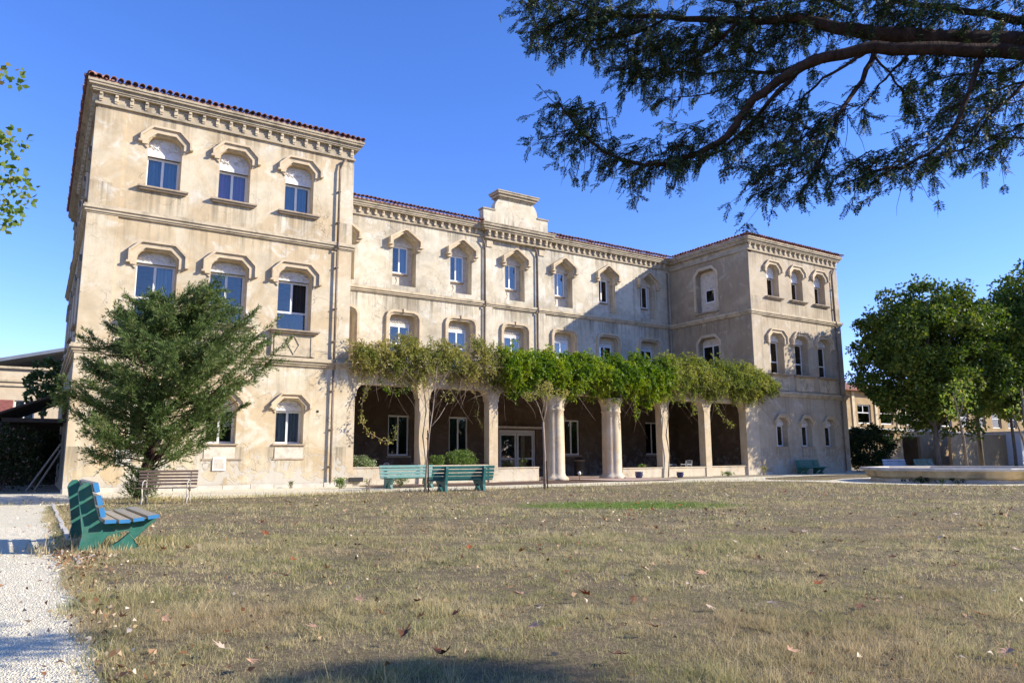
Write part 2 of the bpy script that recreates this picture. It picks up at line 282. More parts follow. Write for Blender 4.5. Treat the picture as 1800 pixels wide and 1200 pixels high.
# ---------------------------------------------------------------- mesh helpers
class MB:
    def __init__(s, T=None): s.v = []; s.f = []; s.T = T or (lambda a, d, z: (a, d, z))
    def add(s, vs, fs):
        b = len(s.v); s.v += [s.T(*p) for p in vs]; s.f += [tuple(b + i for i in f) for f in fs]; return s
    def box(s, x0, x1, y0, y1, z0, z1):
        return s.add([(x0, y0, z0), (x1, y0, z0), (x1, y1, z0), (x0, y1, z0), (x0, y0, z1), (x1, y0, z1), (x1, y1, z1), (x0, y1, z1)],
                     [(0, 3, 2, 1), (4, 5, 6, 7), (0, 1, 5, 4), (1, 2, 6, 5), (2, 3, 7, 6), (3, 0, 4, 7)])
    def prism(s, poly, y0, y1):
        """poly in (x,z), pushed along y"""
        n = len(poly); vs = [(p[0], y0, p[1]) for p in poly] + [(p[0], y1, p[1]) for p in poly]
        tr = tessellate_polygon([[Vector((p[0], p[1], 0)) for p in poly]])
        fs = [tuple(t_) for t_ in tr] + [tuple(n + i for i in reversed(t_)) for t_ in tr] + [(i, (i + 1) % n, n + (i + 1) % n, n + i) for i in range(n)]
        return s.add(vs, fs)
    def band(s, inner, outer, y0, y1):
        n = len(inner); vs = []
        for y in (y0, y1):
            vs += [(p[0], y, p[1]) for p in inner] + [(p[0], y, p[1]) for p in outer]
        fs = []
        for i in range(n - 1):
            fs += [(i, i + 1, n + i + 1, n + i), (2 * n + i, 3 * n + i, 3 * n + i + 1, 2 * n + i + 1), (i, 2 * n + i, 2 * n + i + 1, i + 1), (n + i, n + i + 1, 3 * n + i + 1, 3 * n + i)]
        fs += [(0, n, 3 * n, 2 * n), (n - 1, 3 * n - 1, 4 * n - 1, 2 * n - 1)]
        return s.add(vs, fs)
    def tube(s, pts, r, n=6, cap=True):
        P = [Vector(p) for p in pts]; rs = r if isinstance(r, (list, tuple)) else [r] * len(P)
        vs = []; up = Vector((0.13, 0.21, 1)).normalized()
        for i, p in enumerate(P):
            d = (P[min(i + 1, len(P) - 1)] - P[max(i - 1, 0)]).normalized()
            a = d.cross(up)
            if a.length < .05: a = d.cross(Vector((1, 0, 0)))
            a.normalize(); b = d.cross(a)
            for k in range(n):
                q = p + (a * math.cos(2 * PI * k / n) + b * math.sin(2 * PI * k / n)) * rs[i]; vs.append(tuple(q))
        fs = [(i * n + k, i * n + (k + 1) % n, (i + 1) * n + (k + 1) % n, (i + 1) * n + k) for i in range(len(P) - 1) for k in range(n)]
        if cap: fs += [tuple(range(n))[::-1], tuple((len(P) - 1) * n + k for k in range(n))]
        return s.add(vs, fs)
    def lathe(s, prof, n=24, c=(0, 0, 0), lobes=0, amp=0, rot=0):
        vs = []
        for r_, z_ in prof:
            for k in range(n):
                a = 2 * PI * k / n + rot; rr = r_ * (1 + amp * (abs(math.sin(lobes * a / 2)) - .5)) if lobes else r_
                vs.append((c[0] + rr * math.cos(a), c[1] + rr * math.sin(a), c[2] + z_))
        m = len(prof); fs = [(i * n + k, i * n + (k + 1) % n, (i + 1) * n + (k + 1) % n, (i + 1) * n + k) for i in range(m - 1) for k in range(n)]
        fs += [tuple(range(n))[::-1], tuple((m - 1) * n + k for k in range(n))]
        return s.add(vs, fs)
    def build(s, name, mat, parent=None, smooth=False, mats=None, **props):
        me = bpy.data.meshes.new(name); me.from_pydata(s.v, [], s.f); me.materials.append(M[mat] if isinstance(mat, str) else mat)
        if smooth: me.polygons.foreach_set('use_smooth', [True] * len(me.polygons))
        me.update(); return link(name, me, parent, **props)
def link(name, me, parent=None, **props):
    o = bpy.data.objects.new(name, me); COL.objects.link(o)
    if parent is not None: o.parent = parent
    for k, v in props.items(): o[k] = v
    return o
def thing(name, label, cat, loc=(0, 0, 0), rz=0, group=None):
    o = bpy.data.objects.new(name, None); COL.objects.link(o); o.empty_display_size = .2
    o.location = loc; o.rotation_euler = (0, 0, rz); o['label'] = label; o['category'] = cat
    if group: o['group'] = group
    return o
def tag(o, label, cat, group=None):
    o['label'] = label; o['category'] = cat
    if group: o['group'] = group
    return o
def copy_tree(o, parent=None):
    c = o.copy(); COL.objects.link(c); c.parent = parent
    for ch in list(o.children): copy_tree(ch, c)
    return c
def npmesh(name, V, F, mat, parent=None, smooth=False, **props):
    V = np.asarray(V, dtype=np.float32); F = np.asarray(F, dtype=np.int32); k = F.shape[1]
    me = bpy.data.meshes.new(name); me.vertices.add(len(V)); me.vertices.foreach_set('co', V.ravel())
    me.loops.add(F.size); me.loops.foreach_set('vertex_index', F.ravel()); me.polygons.add(len(F))
    me.polygons.foreach_set('loop_start', np.arange(0, F.size, k, dtype=np.int32))
    try: me.polygons.foreach_set('loop_total', np.full(len(F), k, dtype=np.int32))
    except Exception: pass
    me.update(calc_edges=True); me.materials.append(M[mat]); return link(name, me, parent, **props)
def unit(a): return a / (np.linalg.norm(a, axis=1, keepdims=True) + 1e-9)
def leafgeo(C, D, L, W, fold=.15, roll=None):
    """rhombic leaves at C along D; returns verts, quads"""
    n = len(C); D = unit(D); rnd = rng.normal(size=(n, 3)); A = unit(np.cross(D, rnd)); N = np.cross(D, A)
    L = np.broadcast_to(np.asarray(L, float).reshape(-1, 1), (n, 1)); W = np.broadcast_to(np.asarray(W, float).reshape(-1, 1), (n, 1))
    V = np.empty((n, 4, 3)); V[:, 0] = C; V[:, 1] = C + D * L * .45 + A * W * .5 + N * L * fold; V[:, 2] = C + D * L; V[:, 3] = C + D * L * .45 - A * W * .5 + N * L * fold
    return V.reshape(-1, 3), np.arange(4 * n).reshape(n, 4)
def merge(parts):
    Vs, Fs, b = [], [], 0
    for V, F in parts: Vs.append(V); Fs.append(F + b); b += len(V)
    return np.vstack(Vs), np.vstack(Fs)
# ---------------------------------------------------------------- the setting: ground, paths, lawn
def sheet(name, poly, z, mat):
    mb = MB(); tr = tessellate_polygon([[Vector((x, y, 0)) for x, y in poly]])
    mb.v = [(x, y, z) for x, y in poly]; mb.f = [tuple(t_) for t_ in tr]
    fixed = []
    for f in mb.f:
        a, b, c = (Vector(mb.v[i]) for i in f); fixed.append(f if (b - a).cross(c - a).z > 0 else f[::-1])
    mb.f = fixed; return mb.build(name, mat, kind='structure')
sheet('ground', [(-900, -900), (900, -900), (900, 900), (-900, 900)], -.03, 'dirt')
sheet('gravel_path', [(-3.6, -60), (70, -60), (70, 1.0), (46, .5), (-14, 1.5), (-14, -6.0), (-3.6, -6.2)], -.012, 'gravel')
rr = random.Random(3)
LAWN = [(-.52 + .07 * math.sin(y * 3.1) + rr.uniform(-.05, .05), y) for y in np.arange(-45, -7.2, .45)]
LAWN += [(x, -6.5 + .18 * math.sin(x * .9) + (-.9 if x < 1.6 else 0) * (1.6 - x) / 2 + rr.uniform(-.08, .08)) for x in np.arange(-.2, 25, .6)]
LAWN += [(26.6, -7.1), (28.3, -8.8), (27.9, -10.4), (27.6, -11.8), (27.8, -14.2), (29.7, -17.0), (33.5, -19.2), (38, -20), (50, -22), (60, -45)]
sheet('lawn', LAWN, 0.0, 'lawn')
STRIP = [(29.3, -6.0), (31.5, -4.2), (38, -3.3), (47, -3.0), (58, -4), (58, -7.5), (46, -7.6), (37, -7.2), (33, -7.6), (30.5, -8.6), (29.5, -7.4)]
sheet('grass_verge', STRIP, 0.0, 'lawn')
sheet('soil_bed', [(14.0, -3.4), (18, -3.6), (21.9, -3.3), (21.9, -.45), (10.4, -.45), (10.4, -2.2)], .0, 'mulch')
sheet('paved_entrance', [(21.92, -3.7), (25.6, -4.0), (26.0, -.4), (26.0, 6.9), (20.0, 6.9), (20.0, .5), (21.92, -.2)], .03, 'paving')
sheet('planting_bed', [(26.3, -2.6), (36, -2.2), (36, -.45), (26.3, -.45)], .0, 'dirt')
sheet('arcade_floor', [(10, .02), (36.4, .02), (36.4, 6.94), (10, 6.94)], .012, 'concrete')
kb = thing('path_kerb', 'thin pale kerb stones between the gravel path and the lawn', 'kerb', (0, 0, 0))
y = -17.4; k = 0
while y < -8:
    MB().box(-.50 + .012 * math.sin(k * 2.3), -.44 + .012 * math.sin(k * 2.3), y, y + .97, -.05, .05 + .008 * math.sin(k)).build('kerb_stone', 'concrete', kb); y += 1.0; k += 1
MB().box(-.49, -.43, -20.2, -19.3, -.05, .035).build('kerb_stone', 'concrete', kb)

# grass blades, litter (uncountable)
def inpoly(P, poly):
    x, y = P[:, 0], P[:, 1]; c = np.zeros(len(P), bool); n = len(poly)
    for i in range(n):
        x0, y0 = poly[i]; x1, y1 = poly[(i + 1) % n]
        if y0 == y1: continue
        m = ((y0 > y) != (y1 > y)) & (x < (x1 - x0) * (y - y0) / (y1 - y0) + x0); c ^= m
    return c
def field(n, d0, d1, half=.92):
    d = np.sqrt(rng.uniform(d0 * d0, d1 * d1, n)); l = rng.uniform(-half, half, n) * d
    f = np.array([.5457, .8380]); r_ = np.array([.8380, -.5457])
    return np.array(CAM[:2]) + d[:, None] * f + l[:, None] * r_
def vnoise(P, s, seed):
    g = np.random.default_rng(seed).normal(size=(64, 64)); q = P * s; i = np.floor(q).astype(int); f = q - i; f = f * f * (3 - 2 * f)
    a = g[i[:, 0] % 64, i[:, 1] % 64]; b = g[(i[:, 0] + 1) % 64, i[:, 1] % 64]; c = g[i[:, 0] % 64, (i[:, 1] + 1) % 64]; d = g[(i[:, 0] + 1) % 64, (i[:, 1] + 1) % 64]
    return (a * (1 - f[:, 0]) + b * f[:, 0]) * (1 - f[:, 1]) + (c * (1 - f[:, 0]) + d * f[:, 0]) * f[:, 1]
def blades(P, h, w_, lean=1.0):
    n = len(P); hh = h * rng.lognormal(0, .35, n); a = rng.uniform(0, 2 * PI, n); la = rng.uniform(0, 2 * PI, n); ll = hh * np.abs(rng.normal(0, lean, n))
    bx = np.stack([np.cos(a), np.sin(a)], 1) * (w_ * rng.uniform(.6, 1.4, n) / 2)[:, None]
    V = np.zeros((n, 3, 3)); V[:, 0, :2] = P - bx; V[:, 1, :2] = P + bx; V[:, 2, :2] = P + np.stack([np.cos(la), np.sin(la)], 1) * ll[:, None]; V[:, 2, 2] = hh; V[:, :2, 2] = -.01
    return V.reshape(-1, 3), np.arange(3 * n).reshape(n, 3)
parts = []
for n, d0, d1, h, w_, kc, sg in ((230000, 3.0, 6.5, .023, .0040, 26, .022), (180000, 6.5, 11, .022, .0072, 22, .032), (120000, 11, 19, .022, .013, 12, .05), (90000, 19, 36, .026, .026, 8, .08), (190000, 3.0, 7, .009, .0042, 1, 0), (110000, 7, 13, .010, .0075, 1, 0)):
    P = np.repeat(field(n // kc, d0, d1), kc, 0); n = len(P); P = P + rng.normal(0, 1, P.shape) * sg * np.repeat(rng.lognormal(0, .45, n // kc), kc)[:, None]; ch = np.repeat(rng.lognormal(0, .35, n // kc), kc) if kc > 1 else 1.0; q = vnoise(P, 1.3, 1) + .7 * vnoise(P, 4.3, 2); keep = (inpoly(P, LAWN) | inpoly(P, STRIP)) & (rng.uniform(0, 1, n) < .78 + .2 * q)
    g = ((P[:, 0] - 10.9) * .77 - (P[:, 1] + 16.3) * .64) ** 2 / 6.2 + ((P[:, 0] - 10.9) * .64 + (P[:, 1] + 16.3) * .77) ** 2 / 1.5
    P = P[keep]; hs = h * (ch[keep] if kc > 1 else 1.0) * 1.25 * (1 + .45 * np.clip(q[keep], -1, 1.5)) * np.where(g[keep] < 1, 1.5, 1)
    parts.append(blades(P, hs, w_, 1.0 if kc > 1 else 2.6))
# ragged tufts hanging over the path edge, round the tree foot and the bench
tp = []
for k in range(46):
    y = rr.uniform(-27, -9); c = np.array([-.5 + rr.uniform(-.16, .12), y]); tp.append(c + rng.normal(0, 1, (150, 2)) * np.array([.07, .20]))
tp.append(np.stack([rng.normal(-.50, .06, 16000), rng.uniform(-27, -8, 16000)], 1)); parts.append(blades(np.vstack(tp), .035, .006, .9))
tp = [np.array([1.6, -6.5]) + rng.normal(0, .55, (1800, 2)), np.array([0.0, -18.3]) + rng.normal(0, .42, (1500, 2)), np.array([7, -6.3]) + rng.normal(0, 1, (2500, 2)) * np.array([5, .16]), np.array([22, -6.3]) + rng.normal(0, 1, (900, 2)) * np.array([4, .15])]
parts.append(blades(np.vstack(tp), .09, .016, .6))
V, F = merge(parts); npmesh('grass', V, F, 'grass', kind='stuff')
# loose stones on the gravel
n = 26000; P = field(n, 3, 13, .85); P = P[(P[:, 0] < -.35) & (P[:, 0] > -3.5)]; n = len(P)
s_ = rng.uniform(.005, .013, n); base = np.array([[1, 0, 0], [-.5, .87, 0], [-.5, -.87, 0], [0, 0, .9]])
rot = rng.uniform(0, 2 * PI, n); cs, sn = np.cos(rot), np.sin(rot)
V = np.zeros((n, 4, 3))
for j, b in enumerate(base):
    V[:, j, 0] = P[:, 0] + s_ * (b[0] * cs - b[1] * sn) * rng.uniform(.7, 1.3, n); V[:, j, 1] = P[:, 1] + s_ * (b[0] * sn + b[1] * cs) * rng.uniform(.7, 1.3, n); V[:, j, 2] = -.012 + s_ * b[2]
F = (np.arange(n)[:, None, None] * 4 + np.array([[0, 1, 3], [1, 2, 3], [2, 0, 3]])[None]).reshape(-1, 3)
t = NT('loose_gravel'); g = t.n('ShaderNodeNewGeometry'); M['pebble'] = t.pbr(t.mix(g.outputs['Random Per Island'], (.72, .62, .47), (1.0, .91, .70)), .9)
npmesh('gravel', V.reshape(-1, 3), F, 'pebble', kind='stuff')
# small dry litter on the lawn
P = np.vstack([field(5200, 3.5, 28), np.stack([rng.normal(-.47, .12, 420), rng.uniform(-26, -14, 420)], 1), np.stack([rng.normal(-.42, .17, 420), rng.normal(-19.3, .8, 420)], 1), np.stack([rng.normal(10, 2.0, 350), rng.normal(-19, .9, 350)], 1)])
P = P[inpoly(P, LAWN) | (P[:, 0] < -.2)]; P = P[P[:, 0] > -1.2]; n = len(P)
C = np.hstack([P, rng.uniform(.018, .04, (n, 1))]); D = np.hstack([rng.normal(size=(n, 2)), rng.uniform(-.2, .6, (n, 1))])
V, F = leafgeo(C, D, rng.uniform(.02, .06, n), rng.uniform(.015, .045, n), .25)
M['litter'] = leafmat('dry_litter', [(0, (.12, .05, .02)), (.4, (.30, .15, .07)), (.75, (.50, .36, .22)), (1, (.78, .66, .5))], .1)
npmesh('leaf_litter', V, F, 'litter', kind='stuff')

# ---------------------------------------------------------------- the long building
W1, X3, X4, D = 9.9, 36.42, 45.77, 6.95
BD = thing('long_building', 'three storey cream rendered building with two wings, hooded windows and a vine covered arcade', 'building')
def frontT(Y): return lambda a, d, z: (a, Y + d, z)
def sideT(X): return lambda a, d, z: (X + d, -a, z)
def rtop(a0, a1, z0, z1, r, n=4):
    p = [(a0, z0), (a1, z0)]
    p += [(a1 - r + r * math.cos(i * PI / 2 / n), z1 - r + r * math.sin(i * PI / 2 / n)) for i in range(n + 1)]
    p += [(a0 + r - r * math.sin(i * PI / 2 / n), z1 - r + r * math.cos(i * PI / 2 / n)) for i in range(n + 1)]
    return p
def wall(name, T, outer, holes, depths, mat, extra=None):
    mb = MB(T); loops = [outer] + holes
    tr = tessellate_polygon([[Vector((p[0], p[1], 0)) for p in L] for L in loops]); pts = [p for L in loops for p in L]
    mb.add([(p[0], 0, p[1]) for p in pts], [tuple(t_) for t_ in tr])
    for L, dp in zip(holes, depths):
        n = len(L); mb.add([(p[0], 0, p[1]) for p in L] + [(p[0], dp, p[1]) for p in L], [(i, (i + 1) % n, n + (i + 1) % n, n + i) for i in range(n)])
    if extra: extra(mb)
    return mb.build(name, mat, BD)
def window(T, a0, a1, z0, z1, d, mull=1, transom=None, mat='frame', curt=None, name='window', open_=None, parent=None, fw=.085, curt_side=None):
    p = MB(T); m = fw; d1 = d + .06
    p.box(a0, a0 + m, d, d1, z0, z1).box(a1 - m, a1, d, d1, z0, z1).box(a0 + m, a1 - m, d, d1, z1 - m, z1).box(a0 + m, a1 - m, d, d1, z0, z0 + m)
    xs = [a0 + m] ; w_ = (a1 - a0 - 2 * m) / (mull + 1)
    zt = transom if transom else z0 + m
    cols = []
    for i in range(mull + 1):
        l = a0 + m + i * w_; r_ = l + w_; cols.append((l + (.045 if i else 0), r_ - (.045 if i < mull else 0)))
        if i: p.box(l - .045, l + .045, d + .003, d1 - .003, zt + (.04 if transom else 0), z1 - m)
    if transom: p.box(a0 + m, a1 - m, d + .003, d1 - .003, transom - .04, transom + .04)
    f = p.build(name, mat, parent or BD)
    for i, (l, r_) in enumerate(cols):
        if open_ == i: continue
        MB(T).box(l + .002, r_ - .002, d + .025, d + .033, (transom + .042 if transom else z0 + m + .002), z1 - m - .002).build('pane', 'glass', f)
    if transom: MB(T).box(a0 + m + .002, a1 - m - .002, d + .025, d + .033, z0 + m + .002, transom - .042).build('pane', 'glass', f)
    if curt:
        l, r_ = (a0 + .05, a1 - .05)
        if curt_side == 'L': r_ = l + (r_ - l) * .42
        if curt_side == 'R': l = r_ - (r_ - l) * .42
        n = 15; mb = MB(T); vs = []
        for i in range(n + 1):
            a = l + (r_ - l) * i / n; dd = d + .16 + .03 * math.sin(i * 2.4)
            vs += [(a, dd, z0 + .03), (a, dd, z1 - .03)]
        mb.add(vs, [(2 * i, 2 * i + 2, 2 * i + 3, 2 * i + 1) for i in range(n)]); mb.build('curtain', curt, f)
    return f
def tympanum(T, poly, d, a, z, w_, parent):
    """white panel in the head of an opening with a pierced ornament in relief"""
    mb = MB(T); mb.prism(poly, d, d + .04); o = mb.build('head_panel', 'plaster', BD)
    q = MB(T)
    for k in (-1, 1):
        for j in range(4): q.lathe([(.045, 0), (.045, .03), (.02, .05)], 8, (a + k * w_ * (.12 + .09 * j), d - .03, z + .33 - .02 * j * j))
        q.tube([(a + k * w_ * (.08 + .34 * s), d - .02, z + .17 + .06 * math.sin(s * 9)) for s in np.linspace(0, 1, 9)], .026, 4)
        for c in (.16, .30): q.tube([(a + k * w_ * c + .05 * math.cos(s), d - .012, z + .12 + .05 * math.sin(s)) for s in np.linspace(0, 5, 8)], .022, 4)
    q.lathe([(.0, 0), (.055, .0), (.03, .03)], 8, (a, d - .02, z + .15)); q.tube([(a - .05, d - .012, z + .08), (a, d - .014, z + .22), (a + .05, d - .012, z + .08)], .016, 4)
    q.build('ornament', 'plaster', o); return o
def pth(a, hw, zb, zt, c, leg=True, n=1):
    """octagonal open path over an opening"""
    return [(a - hw, zb), (a - hw, zt - c), (a - hw + c, zt), (a + hw - c, zt), (a + hw, zt - c), (a + hw, zb)]
def hood_oct(T, a, hw, zb, zt, mat='hood', k=1.0):
    p = MB(T); c = .30
    p.band(pth(a, hw, zb, zt, c), pth(a, hw + .20 * k, zb, zt + .18 * k, c + .07), -.10, .02)
    p.band(pth(a, hw + .202 * k, zb + .12, zt + .182 * k, c + .07), pth(a, hw + .28 * k, zb + .12, zt + .26 * k, c + .11), -.19, .02)
    for s in (-1, 1):
        x0, x1 = sorted((a + s * (hw + .203 * k), a + s * (hw + .34 * k))); p.box(x0, x1, -.205, .01, zb + .05, zb + .118)
        x0, x1 = sorted((a + s * (hw + .01), a + s * (hw + .15 * k))); p.prism([(x0, zb - .001), (x1, zb - .001), (x1 if s < 0 else x0, zb - .14)], -.05, .012)
    return p.build('window_hood', mat, BD)
def sill(T, a, hw, z, dp=.24, mat='sill', box=None, ret=.5):
    p = MB(T); p.box(a - hw, a + hw, -dp, ret, z - .06, z + .0).box(a - hw + .06, a + hw - .06, -dp + .07, .02, z - .13, z - .062)
    o = p.build('window_sill', mat, BD)
    return o
def apron(T, a, hw, z0, z1, diamond=True, mat='trim', dp=.13):
    p = MB(T); p.box(a - hw, a + hw, -dp, .01, z0, z1)
    o = p.build('window_apron', mat, BD)
    if diamond:
        c = (z0 + z1) / 2; h = (z1 - z0) * .44; q = MB(T)
        q.band([(a - .20, c), (a, c + h - .05), (a + .20, c), (a, c - h + .05), (a - .20, c)], [(a - .26, c), (a, c + h), (a + .26, c), (a, c - h), (a - .26, c)], -dp - .035, -dp + .01)
        q.build('diamond', mat, o)
    for x in (a - hw + .1, a + hw - .2): MB(T).box(x, x + .1, -dp - .03, -dp + .01, z0 + .02, z1 - .05).build('apron_strip', mat, o)
    return o
def slab(name, x0, x1, y0, y1, layers, mat='trim', sides='LFR'):
    mb = MB()
    for z0, z1, p in layers:
        mb.box(x0 - (p if 'L' in sides else 0), x1 + (p if 'R' in sides else 0), y0 - (p if 'F' in sides else 0), y1, z0, z1)
    return mb.build(name, mat, BD)

tile_bm = None
def make_tile():
    mb = MB(); n = 6; L = .55
    vs = []
    for x, r0 in ((0, .105), (L, .085)):
        for rr_ in (r0, r0 - .018):
            for i in range(n + 1):
                a = PI * i / n; vs.append((rr_ * math.cos(a), x, rr_ * math.sin(a)))
    m = n + 1; fs = []
    for i in range(n):
        fs += [(i, i + 1, 2 * m + i + 1, 2 * m + i), (m + i, 3 * m + i, 3 * m + i + 1, m + i + 1), (i, m + i, m + i + 1, i + 1)]
    mb.add(vs, fs); me = bpy.data.meshes.new('roof_tile'); me.from_pydata(mb.v, [], mb.f); me.materials.append(M['tile']); return me
TILE = make_tile()
def tile_row(parent, x0, x1, y, z, axis='x', pitch=.25, slope=R(14), out=-1, lim=999):
    n = int(abs(x1 - x0) / .235); 
    for i in range(n):
        s = x0 + (x1 - x0) * (i + .5) / n
        o = bpy.data.objects.new('roof_tile', TILE); COL.objects.link(o); o.parent = parent
        j = rr.uniform(-.02, .02)
        if axis == 'x': o.location = (s, y + j, z + rr.uniform(-.01, .012)); o.rotation_euler = (slope + rr.uniform(-.03, .03), rr.uniform(-.05, .05), rr.uniform(-.03, .03))
        else: o.location = (y + j, s, z + rr.uniform(-.01, .012)); o.rotation_euler = (slope + rr.uniform(-.03, .03), 0, -PI / 2 + rr.uniform(-.03, .03))
def hip(name, x0, x1, y0, y1, z, pitch=.24, ov=.40, left=True, right=True):
    a, b, c, e = x0 - (ov if left else 0), x1 + (ov if right else 0), y0 - ov, y1
    h = (e - c) / 2; rh = min(h, (b - a) / 2) * pitch; ym = (c + e) / 2
    if (b - a) > (e - c): r0 = (a + (h if left else 0), ym); r1 = (b - (h if right else 0), ym); rh = h * pitch
    else:
        hw = (b - a) / 2; rh = hw * pitch; r0 = (a + hw, c + hw); r1 = (a + hw, e - hw)
    mb = MB(); V = [(a, c, z), (b, c, z), (b, e, z), (a, e, z), (r0[0], r0[1], z + rh), (r1[0], r1[1], z + rh)]
    V += [(a, c, z - .05), (b, c, z - .05), (b, e, z - .05), (a, e, z - .05)]
    if (b - a) > (e - c): fs = [(0, 1, 5, 4), (1, 2, 5), (2, 3, 4, 5), (3, 0, 4)]
    else: fs = [(0, 1, 4), (1, 2, 5, 4), (2, 3, 5), (3, 0, 4, 5)]
    mb.add(V, fs + [(9, 8, 7, 6), (0, 6, 7, 1), (1, 7, 8, 2), (2, 8, 9, 3), (3, 9, 6, 0)])
    return mb.build(name, 'roof', BD)

# --- wings
def wing(x0, x1, mat, centres, deep, seed, trim, curtains, sidemat):
    T = frontT(0); w0 = .6
    H, Dp = [], []
    top, mid, gnd = [], [], []
    for c in centres:
        H.append(rtop(c - w0, c + w0, 11.35, 13.48, .42)); Dp.append(.62)
        H.append(rtop(c - .70, c + .70, 6.32, 8.92, .40)); Dp.append(.68)
        H.append(rtop(c - .56, c + .56, 1.72, 3.50, .36)); Dp.append(.5)
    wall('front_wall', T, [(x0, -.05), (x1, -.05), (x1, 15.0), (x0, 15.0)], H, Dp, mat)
    for i, c in enumerate(centres):
        cu = curtains[i]
        window(T, c - w0 + .0, c + w0 - .0, 11.35, 12.72, .50, 1, None, curt=cu[0])
        p = rtop(c - w0 + .001, c + w0 - .001, 12.722, 13.479, .42); tympanum(T, p, .36, c, 12.95, 1.2, BD)
        hood_oct(T, c, w0 + .03, 13.02, 13.53); sill(T, c, .88, 11.348, .22)
        window(T, c - .70, c + .70, 6.32, 8.48, .52, 1, 7.16, curt=cu[1], open_=cu[3], curt_side=cu[4])
        p = rtop(c - .699, c + .699, 8.482, 8.919, .40); tympanum(T, p, .38, c, 8.5, 1.4, BD)
        hood_oct(T, c, .73, 8.28, 8.97); sill(T, c, 1.0, 6.318, .36); apron(T, c, .90, 5.26, 6.185, True, trim)
        window(T, c - .56, c + .56, 1.72, 3.06, .40, 1, None, curt=cu[2])
        p = rtop(c - .559, c + .559, 3.062, 3.499, .36); tympanum(T, p, .30, c, 3.1, 1.1, BD)
        hood_oct(T, c, .59, 3.08, 3.55, k=.75); sill(T, c, .66, 1.718, .08)
        MB(T).box(c - .56, c + .56, -.03, .01, 1.15, 1.585).build('window_apron', 'panel' if x0 < 5 else mat, BD)
        MB(T).box(c - .62, c + .62, -.035, .008, 1.09, 1.148).build('apron_ledge', 'sill', BD)
    # corner pilasters
    for a, b in ((x0 - .06, x0 + .95), (x1 - .52, x1 + .06)):
        for z0, z1 in ((0, 4.88), (5.205, 10.02), (10.325, 14.06)):
            MB().box(a, b, -.06, .3, z0, z1).build('pilaster', mat, BD)
        MB().box(a - .03, b + .03, -.1, .3, 0, .14).build('pilaster_base', 'concrete', BD)
    nx = x1 - .60
    p = MB(); p.tube([(nx + .25, -.18, 14.1), (nx + .12, -.16, 14.0), (nx, -.12, 13.6), (nx, -.12, 10.3)], .045, 8).tube([(nx, -.20, 10.32), (nx, -.22, 10.0)], .045, 8).tube([(nx, -.12, 9.98), (nx, -.12, 5.2)], .045, 8).tube([(nx, -.26, 5.22), (nx, -.26, 4.8)], .045, 8).tube([(nx, -.12, 4.8), (nx, -.12, .1)], .045, 8)
    pp = p.build('downpipe', 'pipe', BD, True)
    for z in (12.6, 11.2, 9.2, 7.4, 6.0, 3.9, 2.3, .8): MB().box(nx - .07, nx + .07, -.175, 0, z, z + .03).build('pipe_bracket', 'pipe', pp)
    # string courses run through as floors, then the crowning cornice
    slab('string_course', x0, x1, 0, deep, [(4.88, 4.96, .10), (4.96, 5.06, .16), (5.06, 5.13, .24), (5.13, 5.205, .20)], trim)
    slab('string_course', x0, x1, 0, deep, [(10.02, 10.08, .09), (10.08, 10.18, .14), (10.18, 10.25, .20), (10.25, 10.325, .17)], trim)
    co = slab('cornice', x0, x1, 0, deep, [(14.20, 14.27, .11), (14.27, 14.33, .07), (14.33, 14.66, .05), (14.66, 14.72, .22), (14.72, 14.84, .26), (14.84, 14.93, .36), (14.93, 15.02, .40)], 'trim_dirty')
    n = int((x1 - x0) / .50)
    for i in range(n + 1):
        x = x0 + .0 + (x1 - x0 - .14) * i / n
        MB().box(x, x + .13, -.14, -.045, 14.40, 14.659).box(x + .015, x + .115, -.19, -.14, 14.56, 14.658).box(x + .01, x + .12, -.11, -.045, 14.334, 14.398).build('cornice_bracket', trim, co)
    for k in range(int(deep / .5)):
        y = .1 + k * .5
        if x0 < 5 and k < 24: MB().box(x0 - .2, x0 - .045, y, y + .15, 14.36, 14.659).build('cornice_bracket', trim, co)
    # back, sides, roof
    rf = hip('roof', x0, x1, 0, deep, 15.07)
    tile_row(rf, x0 - .42, x1 + .42, -.50, 15.09, 'x')
    return rf
cur_l = [('c_blue', 'c_white', None, None, 'R'), ('c_purple', None, None, None, None), ('c_blue', 'c_dark', 'c_white', 1, 'R')]
cur_r = [('c_green', 'c_white', None, None, 'L'), (None, 'c_white', None, None, 'L'), (None, 'c_white', None, None, 'L')]
LC = (2.37, 4.97, 7.60); RC = (38.75, 41.27, 43.78)
rfL = wing(0, W1, 'st_left', LC, 18, 1, 'trim', cur_l, None)
tile_row(rfL, 17.6, -.3, -.50, 15.09, 'y')
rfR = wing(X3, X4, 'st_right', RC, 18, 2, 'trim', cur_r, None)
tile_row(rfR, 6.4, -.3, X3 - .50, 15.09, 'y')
# ridge caps at the near hips
for rf, x in ((rfL, -.36), (rfR, X3 - .36)):
    for k in range(7):
        o = bpy.data.objects.new('ridge_tile', TILE); COL.objects.link(o); o.parent = rf; o.location = (x + k * .3, -.34 + k * .3, 15.16 + k * .075); o.rotation_euler = (.24, 0, -PI / 4); o.scale = (1.25, 1, 1.25)
